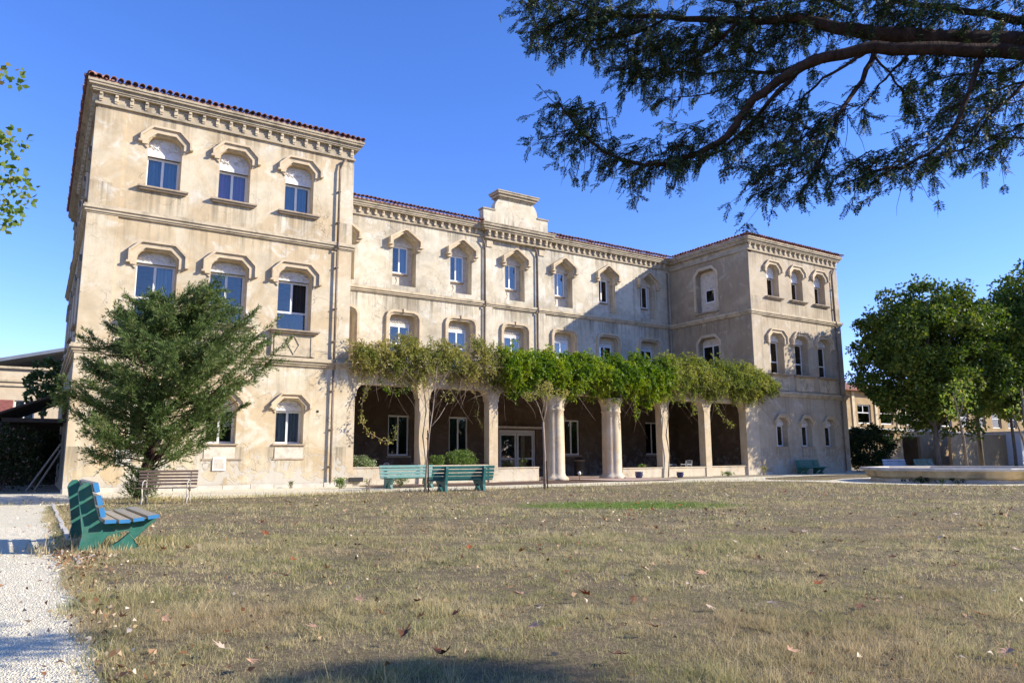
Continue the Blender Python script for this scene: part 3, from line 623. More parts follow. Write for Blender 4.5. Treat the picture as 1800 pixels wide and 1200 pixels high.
# left flank of the left wing, shaded, windows seen edge-on
T = sideT(0); H = []; Dp = []
for c in (-3.2, -7.0, -10.8, -14.6):
    for z0, z1 in ((11.35, 13.4), (6.3, 8.9)): H.append(rtop(c - .6, c + .6, z0, z1, .3)); Dp.append(.3)
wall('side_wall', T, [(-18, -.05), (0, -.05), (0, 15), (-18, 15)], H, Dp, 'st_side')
for c in (-3.2, -7.0, -10.8, -14.6):
    for z0, z1 in ((11.35, 13.4), (6.3, 8.9)):
        window(T, c - .6, c + .6, z0, z1, .2, 1, None); MB(T).box(c - .75, c + .75, -.14, 0, z0 - .1, z0 - .01).build('window_sill', 'sill', BD)
        MB(T).band(pth(c, .63, z1 - .5, z1 + .03, .3), pth(c, .8, z1 - .5, z1 + .2, .36), -.1, .01).build('window_hood', 'trim_dirty', BD)
# inner flank of the right wing (in its own shade): a blind octagonal niche with a small window
T = sideT(X3); H = [rtop(-4.45, -2.75, 10.75, 13.62, .36), rtop(-4.45, -2.7, 6.0, 8.95, .36)]
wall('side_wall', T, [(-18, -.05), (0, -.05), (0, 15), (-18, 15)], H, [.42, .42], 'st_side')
MB(T).box(-4.5, -2.7, .42, .5, 10.7, 11.45).box(-4.5, -4.05, .42, .5, 11.45, 12.35).box(-3.25, -2.7, .42, .5, 11.45, 12.35).box(-4.5, -2.7, .42, .5, 12.35, 13.65).build('niche_panel', 'panel', BD)
window(T, -4.05, -3.25, 11.45, 12.35, .43, 0, fw=.07)
window(T, -4.45, -2.7, 6.0, 8.5, .38, 1); MB(T).box(-4.45, -2.7, .36, .42, 8.5, 8.95).build('head_panel', 'panel', BD)
for z0, z1 in ((10.9, 13.68), (7.6, 9.0)):
    MB(T).band([(-4.5, z0), (-4.5, z1 - .36), (-4.14, z1), (-3.06, z1), (-2.7, z1 - .36), (-2.7, z0)], [(-4.68, z0), (-4.68, z1 - .28), (-4.22, z1 + .18), (-2.98, z1 + .18), (-2.52, z1 - .28), (-2.52, z0)], -.05, .01).build('window_hood', 'hood', BD)
MB(T).box(-4.6, -2.6, -.12, .42, 10.64, 10.745).build('window_sill', 'sill', BD)
MB().box(X3 - .07, X3 + .3, .0, .8, 10.33, 14.2).box(X3 - .07, X3 + .3, .0, .8, 5.21, 10.01).build('pilaster', 'st_side', BD)
# other outer faces
MB().box(W1 - .05, W1, .02, D + .5, -.05, 14.99).build('side_wall', 'st_main', BD)
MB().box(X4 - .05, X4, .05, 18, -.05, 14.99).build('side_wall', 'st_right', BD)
MB().box(0.01, W1, 17.95, 18, -.05, 14.99).box(W1, X3, 17.5, 17.55, -.05, 14.99).box(X3, X4 - .05, 17.95, 18, -.05, 14.99).build('back_wall', 'st_right', BD)

# --- main block
T = frontT(D); H = []; Dp = []; MC = [12.0, 15.66, 19.30, 23.10, 26.85, 30.52, 34.22]
def gable(c, hw, z0, zs, za): return [(c - hw, z0), (c + hw, z0), (c + hw, zs), (c + .07, za), (c - .07, za), (c - hw, zs)]
for c in MC:
    H.append(gable(c, .72, 10.62, 13.15, 13.62)); Dp.append(.60)
    H.append(rtop(c - .82, c + .82, 5.3, 8.98, .28)); Dp.append(.45)
H0_, D0_ = H, Dp; H, Dp = [], []
for c in (15.5, 19.2, 27.3, 30.9, 34.2): H.append([(c - .62, 1.25), (c + .62, 1.25), (c + .62, 3.42), (c - .62, 3.42)]); Dp.append(.2)
H.append([(21.9, 0.02), (24.55, 0.02), (24.55, 2.74), (21.9, 2.74)]); Dp.append(.2)
H.append([(11.1, 0.02), (12.4, 0.02), (12.4, 2.5), (11.1, 2.5)]); Dp.append(.3)
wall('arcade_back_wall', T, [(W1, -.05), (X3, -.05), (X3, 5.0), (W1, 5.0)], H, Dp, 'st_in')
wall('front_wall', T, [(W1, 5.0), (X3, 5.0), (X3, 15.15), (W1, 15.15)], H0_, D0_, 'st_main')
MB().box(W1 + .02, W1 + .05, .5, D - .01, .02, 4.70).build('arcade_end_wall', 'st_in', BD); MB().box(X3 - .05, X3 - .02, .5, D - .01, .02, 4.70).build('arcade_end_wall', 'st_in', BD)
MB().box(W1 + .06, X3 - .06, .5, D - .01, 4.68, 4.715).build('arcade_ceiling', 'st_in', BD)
cm = [None, 'c_white', 'c_white', 'c_white', 'c_white', 'c_white', None]
for i, c in enumerate(MC):
    wx = .08 if i < 4 else .10
    window(T, c - .62 + .0, c + .42, 11.42, 12.98, .52, 1 if i < 3 else 1, None, curt=cm[i], curt_side='R' if i < 3 else 'L')
    MB(T).box(c - .722, c + .722, .585, .64, 10.6, 11.418).box(c + .42, c + .722, .585, .64, 11.418, 12.98).box(c - .722, c - .62, .585, .64, 11.418, 12.98).build('niche_panel', 'panel', BD)
    MB(T).prism([(c - .722, 12.982), (c + .722, 12.982), (c + .722, 13.15), (c + .07, 13.625), (c - .07, 13.625), (c - .722, 13.15)], .45, .55).build('head_panel', 'panel', BD)
    q = MB(T)
    for k in (-1, 1): q.tube([(c + k * (.08 + .3 * s), .44, 13.1 + .06 * math.sin(s * 7)) for s in np.linspace(0, 1, 7)], .022, 4)
    q.build('ornament', 'plaster', BD)
    MB(T).box(c - .66, c + .46, .44, .58, 11.36, 11.415).build('window_sill', 'sill', BD)
    q = MB(T); q.tube([(c - .28 + .1 * math.sin(s * 3), .57, 10.8 + .42 * s) for s in np.linspace(0, 1, 7)], .025, 4).tube([(c + .18 + .1 * math.cos(s * 3), .57, 10.8 + .42 * s) for s in np.linspace(0, 1, 7)], .025, 4); q.build('ornament', 'panel', BD)
    p = MB(T)
    def gp(hw, zb, zs, za): return [(c - hw, zb), (c - hw, zs), (c - .07, za), (c + .07, za), (c + hw, zs), (c + hw, zb)]
    p.band(gp(.735, 12.95, 13.17, 13.66), gp(.86, 12.95, 13.24, 13.78), -.14, .02)
    p.band(gp(.862, 12.92, 13.242, 13.782), gp(.98, 12.92, 13.33, 13.90), -.30, .02)
    for s in (-1, 1):
        x0, x1 = sorted((c + s * .74, c + s * .975)); p.box(x0, x1, -.20, .01, 12.70, 12.945); x0, x1 = sorted((c + s * .80, c + s * 1.05)); p.box(x0, x1, -.32, .01, 12.85, 12.915)
    p.build('window_hood', 'hood', BD)
    # first floor french window under a rounded frame
    window(T, c - .72, c + .52, 5.35, 8.42, .35, 1, 7.4, curt='c_blue' if i in (2, 3) else None)
    MB(T).box(c + .52, c + .82, .37, .44, 5.3, 8.98).box(c - .82, c - .72, .37, .44, 5.3, 8.98).box(c - .72, c + .52, .37, .44, 8.42, 8.98).build('head_panel', 'hood', BD)
    q = MB(T)
    for k in range(-3, 4): q.tube([(c - .1 + k * .16 + .06 * math.cos(s), .35, 8.62 + .07 * math.sin(s)) for s in np.linspace(0, 5.5, 8)], .022, 4)
    q.box(c - .72, c + .52, .33, .37, 8.44, 8.52); q.build('ornament', 'plaster', BD)
    def rp(hw, zt, r): return [(c - hw, 5.3), (c - hw, zt - r), (c - hw + r * .3, zt - r * .3), (c - hw + r, zt), (c + hw - r, zt), (c + hw - r * .3, zt - r * .3), (c + hw, zt - r), (c + hw, 5.3)]
    p = MB(T); p.band(rp(.83, 8.99, .30), rp(.93, 9.09, .34), -.05, .02); p.band(rp(.932, 9.092, .34), rp(1.06, 9.22, .4), -.14, .02)
    p.box(c - .06, c + .06, -.2, .0, 9.08, 9.30); p.build('window_surround', 'hood', BD)
for c in (15.5, 19.2, 27.3, 30.9, 34.2):
    window(T, c - .62, c + .62, 1.25, 3.42, .10, 1, None, 'frame', fw=.09); MB(T).box(c - .72, c + .72, -.08, .1, 1.15, 1.245).build('window_sill', 'sill', BD)
dr = MB(T); dr.box(21.9, 22.0, .1, .2, 0.02, 2.74).box(24.45, 24.55, .1, .2, .02, 2.74).box(22.0, 24.45, .1, .2, 2.55, 2.74).build('door_frame', 'frame_dim', BD)
for a, b in ((22.01, 23.2), (23.24, 24.44)):
    q = MB(T); q.box(a, a + .12, .11, .17, .03, 2.54).box(b - .12, b, .11, .17, .03, 2.54).box(a + .12, b - .12, .11, .17, .03, .16).box(a + .12, b - .12, .11, .17, 1.0, 1.1).box(a + .12, b - .12, .11, .17, 2.42, 2.54)
    f = q.build('door', 'frame_dim', BD); MB(T).box(a + .121, b - .121, .13, .14, .161, .999).build('pane', 'glass', f); MB(T).box(a + .121, b - .121, .13, .14, 1.101, 2.419).build('pane', 'glass', f)
MB(T).box(21.6, 24.85, -.25, .0, 2.82, 2.95).build('door_canopy', 'concrete', BD)
MB(T).box(11.1, 12.4, .25, .3, .02, 2.5).build('door', 'wood_dark', BD)
# centre bay and its flanks
for z0, z1 in ((5.2, 10.02), (10.325, 14.2)):
    for a, b in ((20.95, 21.45), (24.80, 25.30)): MB().box(a, b, D - .10, D + .2, z0, z1).build('pilaster', 'st_main', BD)
for nx in (20.88, 24.72):
    p = MB(); p.tube([(nx - .25, D - .2, 14.15), (nx - .1, D - .18, 13.95), (nx, D - .13, 13.7), (nx, D - .13, 10.3)], .045, 8).tube([(nx, D - .22, 10.32), (nx, D - .22, 10.0)], .045, 8).tube([(nx, D - .13, 9.98), (nx, D - .13, 5.2)], .045, 8)
    p.build('downpipe', 'pipe', BD, True)
p = MB(); p.tube([(X3 - .35, D - .13, 14.1), (X3 - .35, D - .13, 5.2)], .045, 8).build('downpipe', 'pipe', BD, True)
slab('string_course', W1 + .01, X3 - .01, D, 17, [(10.02, 10.08, .09), (10.08, 10.18, .14), (10.18, 10.25, .20), (10.25, 10.325, .17)], 'trim', 'F')
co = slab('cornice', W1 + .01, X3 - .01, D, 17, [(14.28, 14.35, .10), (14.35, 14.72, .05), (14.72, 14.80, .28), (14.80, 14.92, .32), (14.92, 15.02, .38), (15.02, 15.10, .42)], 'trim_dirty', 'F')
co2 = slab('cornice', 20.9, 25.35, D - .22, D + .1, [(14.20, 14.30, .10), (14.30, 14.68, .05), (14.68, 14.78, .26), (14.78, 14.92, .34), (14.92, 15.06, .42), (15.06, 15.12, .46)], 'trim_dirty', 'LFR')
n = int((X3 - W1) / .46)
for i in range(n):
    x = W1 + .2 + (X3 - W1 - .4) * i / n
    if 20.6 < x < 25.3: continue
    MB().box(x, x + .14, D - .15, D - .045, 14.42, 14.719).box(x + .02, x + .12, D - .20, D - .15, 14.60, 14.718).build('cornice_bracket', 'trim', co)
for i in range(10):
    x = 20.95 + 4.22 * i / 9
    MB().box(x, x + .16, D - .42, D - .265, 14.36, 14.679).box(x + .02, x + .14, D - .46, D - .42, 14.5, 14.678).build('cornice_bracket', 'trim', co2)
for a in (20.97, 24.85): MB().box(a, a + .42, D - .17, D - .09, 13.72, 14.12).build('pilaster_capital', 'hood', BD)
mb = MB(); V = [(W1, D - .45, 15.12), (X3, D - .45, 15.12), (X3, 12.2, 16.45), (W1, 12.2, 16.45), (X3, 17.5, 15.1), (W1, 17.5, 15.1), (W1, D - .45, 15.05), (X3, D - .45, 15.05)]
rfM = mb.add(V, [(0, 1, 2, 3), (3, 2, 4, 5), (6, 7, 1, 0)]).build('roof', 'roof', BD)
tile_row(rfM, W1 + .05, 20.6, D - .55, 15.17, 'x'); tile_row(rfM, 25.45, X3 - .4, D - .55, 15.17, 'x')
# parapet gable over the centre
cv = [(21.42, 16.08)] + [(21.42 + .55 * (1 - math.cos(s)), 16.08 + .78 * math.sin(s)) for s in np.linspace(.2, PI / 2, 6)]
cv2 = [(46.0 - x, z) for x, z in cv]; cv = cv[::-1]
p = MB(frontT(D - .36)); p.prism([(20.62, 15.13), (25.38, 15.13), (25.38, 15.98), (24.62, 15.98)] + cv2 + cv + [(21.42, 15.98), (20.62, 15.98)], 0, .5)
gb = p.build('parapet_gable', 'st_main', BD)
MB().box(20.56, 21.47, D - .42, D + .2, 15.981, 16.07).box(24.57, 25.44, D - .42, D + .2, 15.981, 16.07).build('coping', 'trim_dirty', gb)
MB().box(21.75, 24.25, D - .48, D + .3, 16.84, 16.93).box(21.62, 24.38, D - .58, D + .35, 16.93, 17.08).box(21.5, 24.5, D - .68, D + .4, 17.08, 17.2).add([(21.45, D - .72, 17.2), (24.55, D - .72, 17.2), (24.55, D + .45, 17.2), (21.45, D + .45, 17.2), (21.45, D - .72, 17.27), (24.55, D - .72, 17.27), (24.55, D + .45, 17.27), (21.45, D + .45, 17.27), (22.3, D - .2, 17.5), (23.7, D - .2, 17.5)],
     [(0, 1, 5, 4), (1, 2, 6, 5), (2, 3, 7, 6), (3, 0, 4, 7), (4, 5, 9, 8), (5, 6, 9), (6, 7, 8, 9), (7, 4, 8), (3, 2, 1, 0)]).build('gable_cap', 'trim_dirty', gb)

# --- arcade
T = frontT(0)
legs = [(W1 + .0, 10.32), (13.36, 13.84), (17.02, 17.50), (20.66, 21.16), (24.42, 24.92), (28.26, 28.76), (31.70, 32.18), (35.3, X3)]
def arcpts(l, r_, zt=4.28, rad=.38, zs=3.84):
    """edge of the opening between right side l and left side r_, from bottom-left up and over"""
    p = [(l, -.05), (l, zs - .07), (l + .06, zs - .07), (l + .06, zs)]
    p += [(l + .06 + rad * (1 - math.cos(s)), zs + (zt - zs) * math.sin(s)) for s in np.linspace(.15, PI / 2, 7)]
    q = [(r_, -.05), (r_, zs - .07), (r_ - .06, zs - .07), (r_ - .06, zs)]
    q += [(r_ - .06 - rad * (1 - math.cos(s)), zs + (zt - zs) * math.sin(s)) for s in np.linspace(.15, PI / 2, 7)]
    return p + q[::-1]
outer = [(W1 + .01, -.05)]
for i in range(len(legs) - 1): outer += arcpts(legs[i][1], legs[i + 1][0])
outer += [(X3 - .01, -.05), (X3 - .01, 4.72), (W1 + .01, 4.72)]
MB(T).prism(outer, 0, .48).build('arcade_wall', 'st_arc', BD)
slab('terrace_slab', W1 + .01, X3 - .01, 0, D - .01, [(4.721, 4.80, .10), (4.80, 4.92, .16), (4.92, 5.02, .24), (5.02, 5.10, .20)], 'trim', 'F')
for i, c in enumerate((20.91, 24.67)):
    p = MB(); pr = [(.66, 0), (.66, .10), (.60, .16), (.52, .22), (.49, .34), (.485, 1.6), (.47, 3.1), (.455, 3.42), (.50, 3.46), (.50, 3.52), (.47, 3.56), (.50, 3.75), (.56, 3.95), (.62, 4.05), (.62, 4.2)]
    p.lathe(pr, 48, (c, .12, 0), lobes=6, amp=.13).build('column', 'st_arc', BD, True)
for l, r_, z in ((10.33, 13.35, .72), (13.85, 17.01, .76), (17.51, 19.9, .62), (25.35, 28.25, .50), (28.77, 31.69, .50), (32.19, 35.29, .52)):
    MB().box(l, r_, .06, .34, -.03, z).box(l - .0, r_ + .0, .02, .38, z, z + .05).build('parapet', 'st_arc', BD)
for l, r_ in ((10.4, 13.3), (13.9, 16.95)): MB().box(l, r_, .345, .95, .3, .60).build('planter_soil', 'mulch', BD)
MB().box(35.25, X3, -.08, .4, 0, 4.72).build('pilaster', 'st_arc', BD)
# terrace railing behind the vine
rl = MB(); rl.tube([(W1 + .1, -.02, 6.0), (X3 - .1, -.02, 6.0)], .02, 5).tube([(W1 + .1, -.02, 5.25), (X3 - .1, -.02, 5.25)], .015, 5)
for k in range(18): x = W1 + .3 + k * 1.53; rl.tube([(x, -.02, 5.1), (x, -.02, 6.0)], .02, 5)
rl.build('terrace_railing', 'iron', BD)
# foot of the left wing: worn stone strip with separate blocks, meter covers, holes
x = -.05; k = 0
while x < 9.9:
    L = rr.uniform(.7, 1.3); L = min(L, 9.98 - x)
    MB().box(x, x + L - .012, -.13 - rr.uniform(0, .03), -.061, -.02, .15 + rr.uniform(-.02, .02)).build('foot_stone', 'concrete', BD); x += L
for a, z, h in ((4.98, .95, .5), (1.72, 1.2, .55)):
    f = MB(frontT(0)).box(a - .24, a + .24, -.05, .0, z - h / 2, z + h / 2).build('meter_cover', 'frame', BD); MB(frontT(0)).box(a - .18, a + .18, -.056, -.049, z - h / 2 + .06, z + h / 2 - .06).build('cover_panel', 'concrete', f)
f = MB(frontT(0)).box(10.15, 10.75, -.10, .0, .16, .34).build('wall_lamp', 'iron', BD)
MB().tube([(8.72, -.01, 3.05), (8.72, .005, 3.05)], .06, 10).build('vent_hole', 'iron', BD)
for a, b, z in ((1.45, 1.95, 1.42), (5.3, 5.8, 1.42)): MB(frontT(0)).box(a, a + .05, -.02, 0, z - .3, z + .1).box(a, b, -.02, 0, z - .35, z - .301).build('cable_duct', 'pipe', BD)
# ---------------------------------------------------------------- vine over the arcade
TOPX = [9.9, 11, 12, 14, 16, 17.8, 19.5, 21, 23, 25, 27, 29, 31.5, 33.5, 35.5, 36.8, 37.4]
TOPZ = [5.9, 6.25, 6.75, 6.55, 6.55, 6.6, 6.35, 6.5, 6.5, 6.6, 6.55, 6.85, 6.8, 7.05, 6.75, 6.3, 5.6]
BOTZ = [4.95, 4.8, 4.35, 4.7, 4.45, 4.15, 4.4, 4.3, 4.35, 4.1, 4.0, 4.3, 4.6, 4.55, 4.35, 4.6, 5.1]
def vine(name, label, x0, x1, mat, ncl, nleaf, yspread, seed, lsz, botlift=0.0, coverage=1.0):
    r = np.random.default_rng(seed); t_ = thing(name, label, 'climbing plant', ((x0 + x1) / 2, -.3, 4.7)); L = Vector(t_.location)
    xs = r.uniform(x0, x1, ncl); zt = np.interp(xs, TOPX, TOPZ) + r.normal(0, .12, ncl) + .13 * np.sin(xs * 3.1 + 1) + .12 * np.sin(xs * 1.3 + 2 * np.sin(xs * .7)) + np.where(r.uniform(size=ncl) < .06, .22, 0) - .05; zb = np.interp(xs, TOPX, BOTZ) + .2 * np.sin(xs * 2.3) + .15 * np.sin(xs * 5.1) + botlift + np.abs(r.normal(0, .12, ncl))
    u = r.beta(1.5, 1.1, ncl); zc = zb + u * (zt - zb)
    bulge = np.sin(PI * np.clip(u, .05, .95)) ** .6
    yc = .15 - bulge * yspread * r.uniform(.35, 1.0, ncl)
    # lumpy outline
    k = .5 + .28 * np.sin(xs * 2.3 + np.sin(xs * .9) * 2) + .22 * np.sin(xs * 4.7 + np.sin(xs * 1.9) * 2) ; keep = (u < .75 + .25 * k) | (r.uniform(size=ncl) < .35); hole = np.sin(xs * 3.7 + 2 * np.sin(zc * 2.1)) + np.sin(zc * 4.3 + 1.7 * np.sin(xs * 2.9)); keep &= r.uniform(size=ncl) < (coverage * (.62 + .38 * k) + .2) * np.where(hole > .9, .25, 1)
    xs, yc, zc = xs[keep], yc[keep], zc[keep]; n = len(xs)
    # each clump is one hanging compound leaf spray
    per = nleaf; ax = unit(np.stack([r.normal(0, .8, n), r.normal(-.45, .5, n), r.normal(-.25, .55, n)], 1)); ln = r.uniform(.22, .45, n)
    s = np.tile(np.linspace(0, 1, per), n); A = np.repeat(ax, per, 0); C0 = np.repeat(np.stack([xs, yc, zc], 1), per, 0)
    side = unit(np.cross(A, r.normal(size=(n * per, 3)))); sg = np.where(np.arange(n * per) % 2, 1, -1)[:, None]
    C = C0 + A * (s * np.repeat(ln, per))[:, None] + np.array([0, 0, -1]) * ((s ** 2) * np.repeat(ln, per) * .45)[:, None] + r.normal(0, .02, (n * per, 3))
    Dv = side * sg * .9 + A * .55 + np.array([0, 0, -.5])
    V, F = leafgeo(C, Dv, lsz * r.uniform(.7, 1.25, n * per), lsz * .42, .12)
    npmesh('foliage', V - np.array(L), F, mat, t_, kind='stuff')
    st = MB(lambda a, b, c: (a - L.x, b - L.y, c - L.z)); rs = random.Random(seed)
    for q in range(int((x1 - x0) * (14 if x0 < 12 else 6))):
        x = rs.uniform(x0, x1); z = float(np.interp(x, TOPX, BOTZ)) + rs.uniform(.15, 1.2); y = rs.uniform(-.6, .1); p = [(x, y, z)]; dx, dy, dz = rs.choice((-1, 1)) * rs.uniform(.1, .3), rs.uniform(-.12, .06), rs.uniform(-.12, .2)
        for _ in range(7):
            dx += rs.uniform(-.1, .1); dz += rs.uniform(-.14, .06); dy += rs.uniform(-.05, .05); p.append((p[-1][0] + dx, min(p[-1][1] + dy, .1), p[-1][2] + dz))
        r0 = rs.uniform(.006, .02); st.tube(p, [r0 * (1 - i / 9) for i in range(8)], 4)
    x = x0
    base = [(x0 + (x1 - x0) * i / 24, -.12 - .12 * math.sin(i * 1.7), 5.15 + .12 * math.sin(i * 2.2) + (0 if i else -.0)) for i in range(25)]
    st.tube(base, .035, 6); st.tube([(a, b - .07, c + .12 * math.cos(a * 3)) for a, b, c in base], .022, 5)
    st.build('stems', 'twig', t_, True, kind='stuff'); return t_
vine('climbing_vine', 'sparse yellowing vine with bare twigs over the left arches, next to the left wing', 10.0, 17.9, 'vine_y', 3000, 13, 1.05, 11, .115, coverage=.78)
vine('climbing_vine', 'dense bright green vine hanging over the two round columns in the middle', 17.4, 28.2, 'vine_g', 5000, 14, 1.4, 12, .150)
vine('climbing_vine', 'olive green vine over the right arches, reaching the right wing', 27.6, 37.3, 'vine_m', 4000, 13, 1.3, 13, .130)
for lb, x, pts in (('twisted woody vine stem climbing beside the second pier', 13.5, [(13.5, -.14, 0), (13.62, -.16, 1.0), (13.48, -.15, 2.1), (13.6, -.17, 3.2), (13.4, -.3, 4.4), (13.1, -.4, 5.1)]), ('twisted woody vine stem climbing the pier right of the round columns', 28.5, [(28.45, -.16, 0), (28.6, -.17, 1.2), (28.42, -.16, 2.3), (28.6, -.2, 3.4), (28.3, -.4, 4.6)])):
    tag(MB().tube(pts, [.03, .027, .024, .022, .018, .013][:len(pts)], 7).tube([(a + .03 * math.cos(i * 2.1), b - .03 * math.sin(i * 2.1), c) for i, (a, b, c) in enumerate(pts)], [.016] * len(pts), 6).build('woody_vine', 'bark', None, True), lb, 'climbing plant')
def trailer(label, pts, mat, seed, lsz=.11):
    t_ = thing('vine_shoot', label, 'climbing plant', pts[0]); L = Vector(pts[0]); r = np.random.default_rng(seed)
    MB(lambda a, b, c: (a - L.x, b - L.y, c - L.z)).tube(pts, [.014 - .008 * i / len(pts) for i in range(len(pts))], 5).build('stem', 'twig', t_, True)
    P = np.array(pts); C = []
    for i in range(len(P) - 1):
        k = 9; s = r.uniform(0, 1, k)[:, None]; q = P[i] * (1 - s) + P[i + 1] * s; C.append(np.repeat(q, 5, 0) + r.normal(0, .075, (k * 5, 3)))
    C = np.vstack(C); C = C[r.uniform(size=len(C)) < .75]; V, F = leafgeo(C, np.hstack([r.normal(0, .7, (len(C), 2)), -np.abs(r.normal(.6, .4, (len(C), 1)))]), lsz * r.uniform(.7, 1.3, len(C)), lsz * .5)
    npmesh('foliage', V - np.array(L), F, mat, t_, kind='stuff')
trailer('leafy shoot curling down across the first arch beside the left wing', [(10.5, -.3, 4.9), (10.7, -.35, 4.1), (10.5, -.4, 3.4), (10.45, -.45, 2.7), (10.8, -.45, 2.2), (11.5, -.4, 1.85), (12.0, -.4, 1.9), (12.05, -.4, 2.5)], 'vine_y', 21)
trailer('leafy shoot hanging along the top of the first arch', [(11.3, -.2, 4.7), (11.5, -.3, 4.2), (12.0, -.3, 3.9), (12.5, -.3, 4.1), (12.9, -.3, 4.3)], 'vine_g', 22)
trailer('thin dry shoot dangling in the second arch', [(16.0, -.2, 4.7), (16.1, -.25, 4.0), (16.3, -.25, 3.5), (16.2, -.25, 3.0), (16.5, -.25, 2.5)], 'vine_y', 23, .05)
trailer('yellow green shoot hanging in front of the sixth arch', [(30.2, -.7, 4.9), (30.0, -.75, 4.4), (30.1, -.75, 3.9), (30.0, -.7, 3.4)], 'vine_m', 24, .14)
trailer('leafy shoot reaching into the seventh arch near the right wing', [(32.4, -.1, 4.6), (32.6, -.1, 4.0), (33.1, -.1, 3.4), (33.7, -.1, 3.1), (34.2, -.1, 2.9)], 'vine_m', 25, .12)
trailer('shoot hanging beside the right round column', [(25.4, -.9, 4.6), (25.5, -.9, 4.0), (25.6, -.9, 3.5), (25.6, -.85, 3.1)], 'vine_g', 26, .13)

# ---------------------------------------------------------------- yew tree in front of the left wing
def yew(label, loc):
    t_ = thing('yew_tree', label, 'tree', loc); r = random.Random(5); g = np.random.default_rng(5)
    tr_ = MB(); tr_.tube([(-.12, 0, -.05), (-.04, 0, .5), (.05, .02, 1.1), (.2, .0, 2.2), (.35, 0, 3.6), (.42, 0, 5.0), (.45, 0, 6.1)], [.19, .155, .14, .12, .08, .045, .01], 10)
    tr_.tube([(.05, 0, .9), (.5, .1, 1.5), (1.3, .1, 2.2), (2.4, .1, 2.9)], [.08, .06, .04, .02], 7)
    tr_.build('trunk', 'bark_yew', t_, True)
    limbs = MB(); C, Dd, Ls, Ws = [], [], [], []
    def rad(z, az):
        e = np.interp(z, [.9, 1.5, 2.4, 3.4, 4.3, 5.2, 6.0, 6.7], [1.1, 2.1, 2.5, 2.75, 2.1, 1.5, .85, .2]); x = math.cos(az)
        return float(e) * (1 + (.22 if x > 0 else -.12) * abs(x) ** 1.3)
    N = 150
    for i in range(N):
        zb = .8 + 4.9 * (i / N) ** .85 + r.uniform(-.2, .2); az = i * 2.399963 + r.uniform(-.4, .4)
        rise = .12 + .45 * r.random() + (.28 if math.cos(az) > .3 else 0)
        ztip = zb + .2; Rr = rad(zb + .55, az) * r.choice((.62, .8, .9, 1.0, 1.18)) * r.uniform(.92, 1.08)
        ztip = zb + Rr * rise
        x0 = .05 + .07 * zb
        P = []
        for k in range(7):
            s = k / 6; P.append(Vector((x0 + math.cos(az) * Rr * s, math.sin(az) * Rr * s, zb + (ztip - zb) * (s ** 1.4) + r.uniform(-.04, .04))))
        limbs.tube([tuple(p) for p in P], [.024 * (1 - k / 7) + .003 for k in range(7)], 5)
        # side sprays
        for k in range(int(16 + Rr * 11)):
            s = r.uniform(.12, 1.0) ** .8; idx = min(5, int(s * 6)); f_ = s * 6 - idx; p = P[idx].lerp(P[idx + 1], f_); d = (P[idx + 1] - P[idx]).normalized()
            sd = d.cross(Vector((0, 0, 1))).normalized() * r.choice((-1, 1)); dirn = (d * r.uniform(.5, 1.1) + sd * r.uniform(.2, 1.0) + Vector((0, 0, r.uniform(-.55, .55)))).normalized()
            ln = (.24 + .36 * (1 - s) + .2 * r.random()) * 1.0
            m_ = 24; ss = g.uniform(0.05, 1, m_); base = np.array(p)[None] + np.array(dirn)[None] * (ss * ln)[:, None] + np.array([0, 0, -.25])[None] * ((ss * ln) ** 2)[:, None]
            C.append(base + g.normal(0, .02, (m_, 3))); Dd.append(np.array(dirn)[None] * .8 + g.normal(0, .55, (m_, 3))); Ls.append(g.uniform(.07, .15, m_)); Ws.append(g.uniform(.016, .032, m_))
    # shoots round the foot of the trunk
    for k in range(190):
        a = r.uniform(0, 2 * PI); q = r.uniform(.04, .30); p = np.array([math.cos(a) * q - .08, math.sin(a) * q, r.uniform(.05, .75)]); dn = np.array([math.cos(a) * .7, math.sin(a) * .7, r.uniform(.2, 1.2)]); dn /= np.linalg.norm(dn); m_ = 22; ss = g.uniform(0, 1, m_)
        C.append(p[None] + dn[None] * (ss * .3)[:, None]); Dd.append(dn[None] + g.normal(0, .5, (m_, 3))); Ls.append(g.uniform(.05, .11, m_)); Ws.append(g.uniform(.012, .022, m_))
    limbs.build('limbs', 'bark_yew', t_, True)
    V, F = leafgeo(np.vstack(C), np.vstack(Dd), np.concatenate(Ls), np.concatenate(Ws), .05); npmesh('crown', V, F, 'yew', t_, kind='stuff'); return t_
yew('bushy dark green yew with a crooked trunk on the lawn edge before the left wing', (1.72, -6.5, 0))

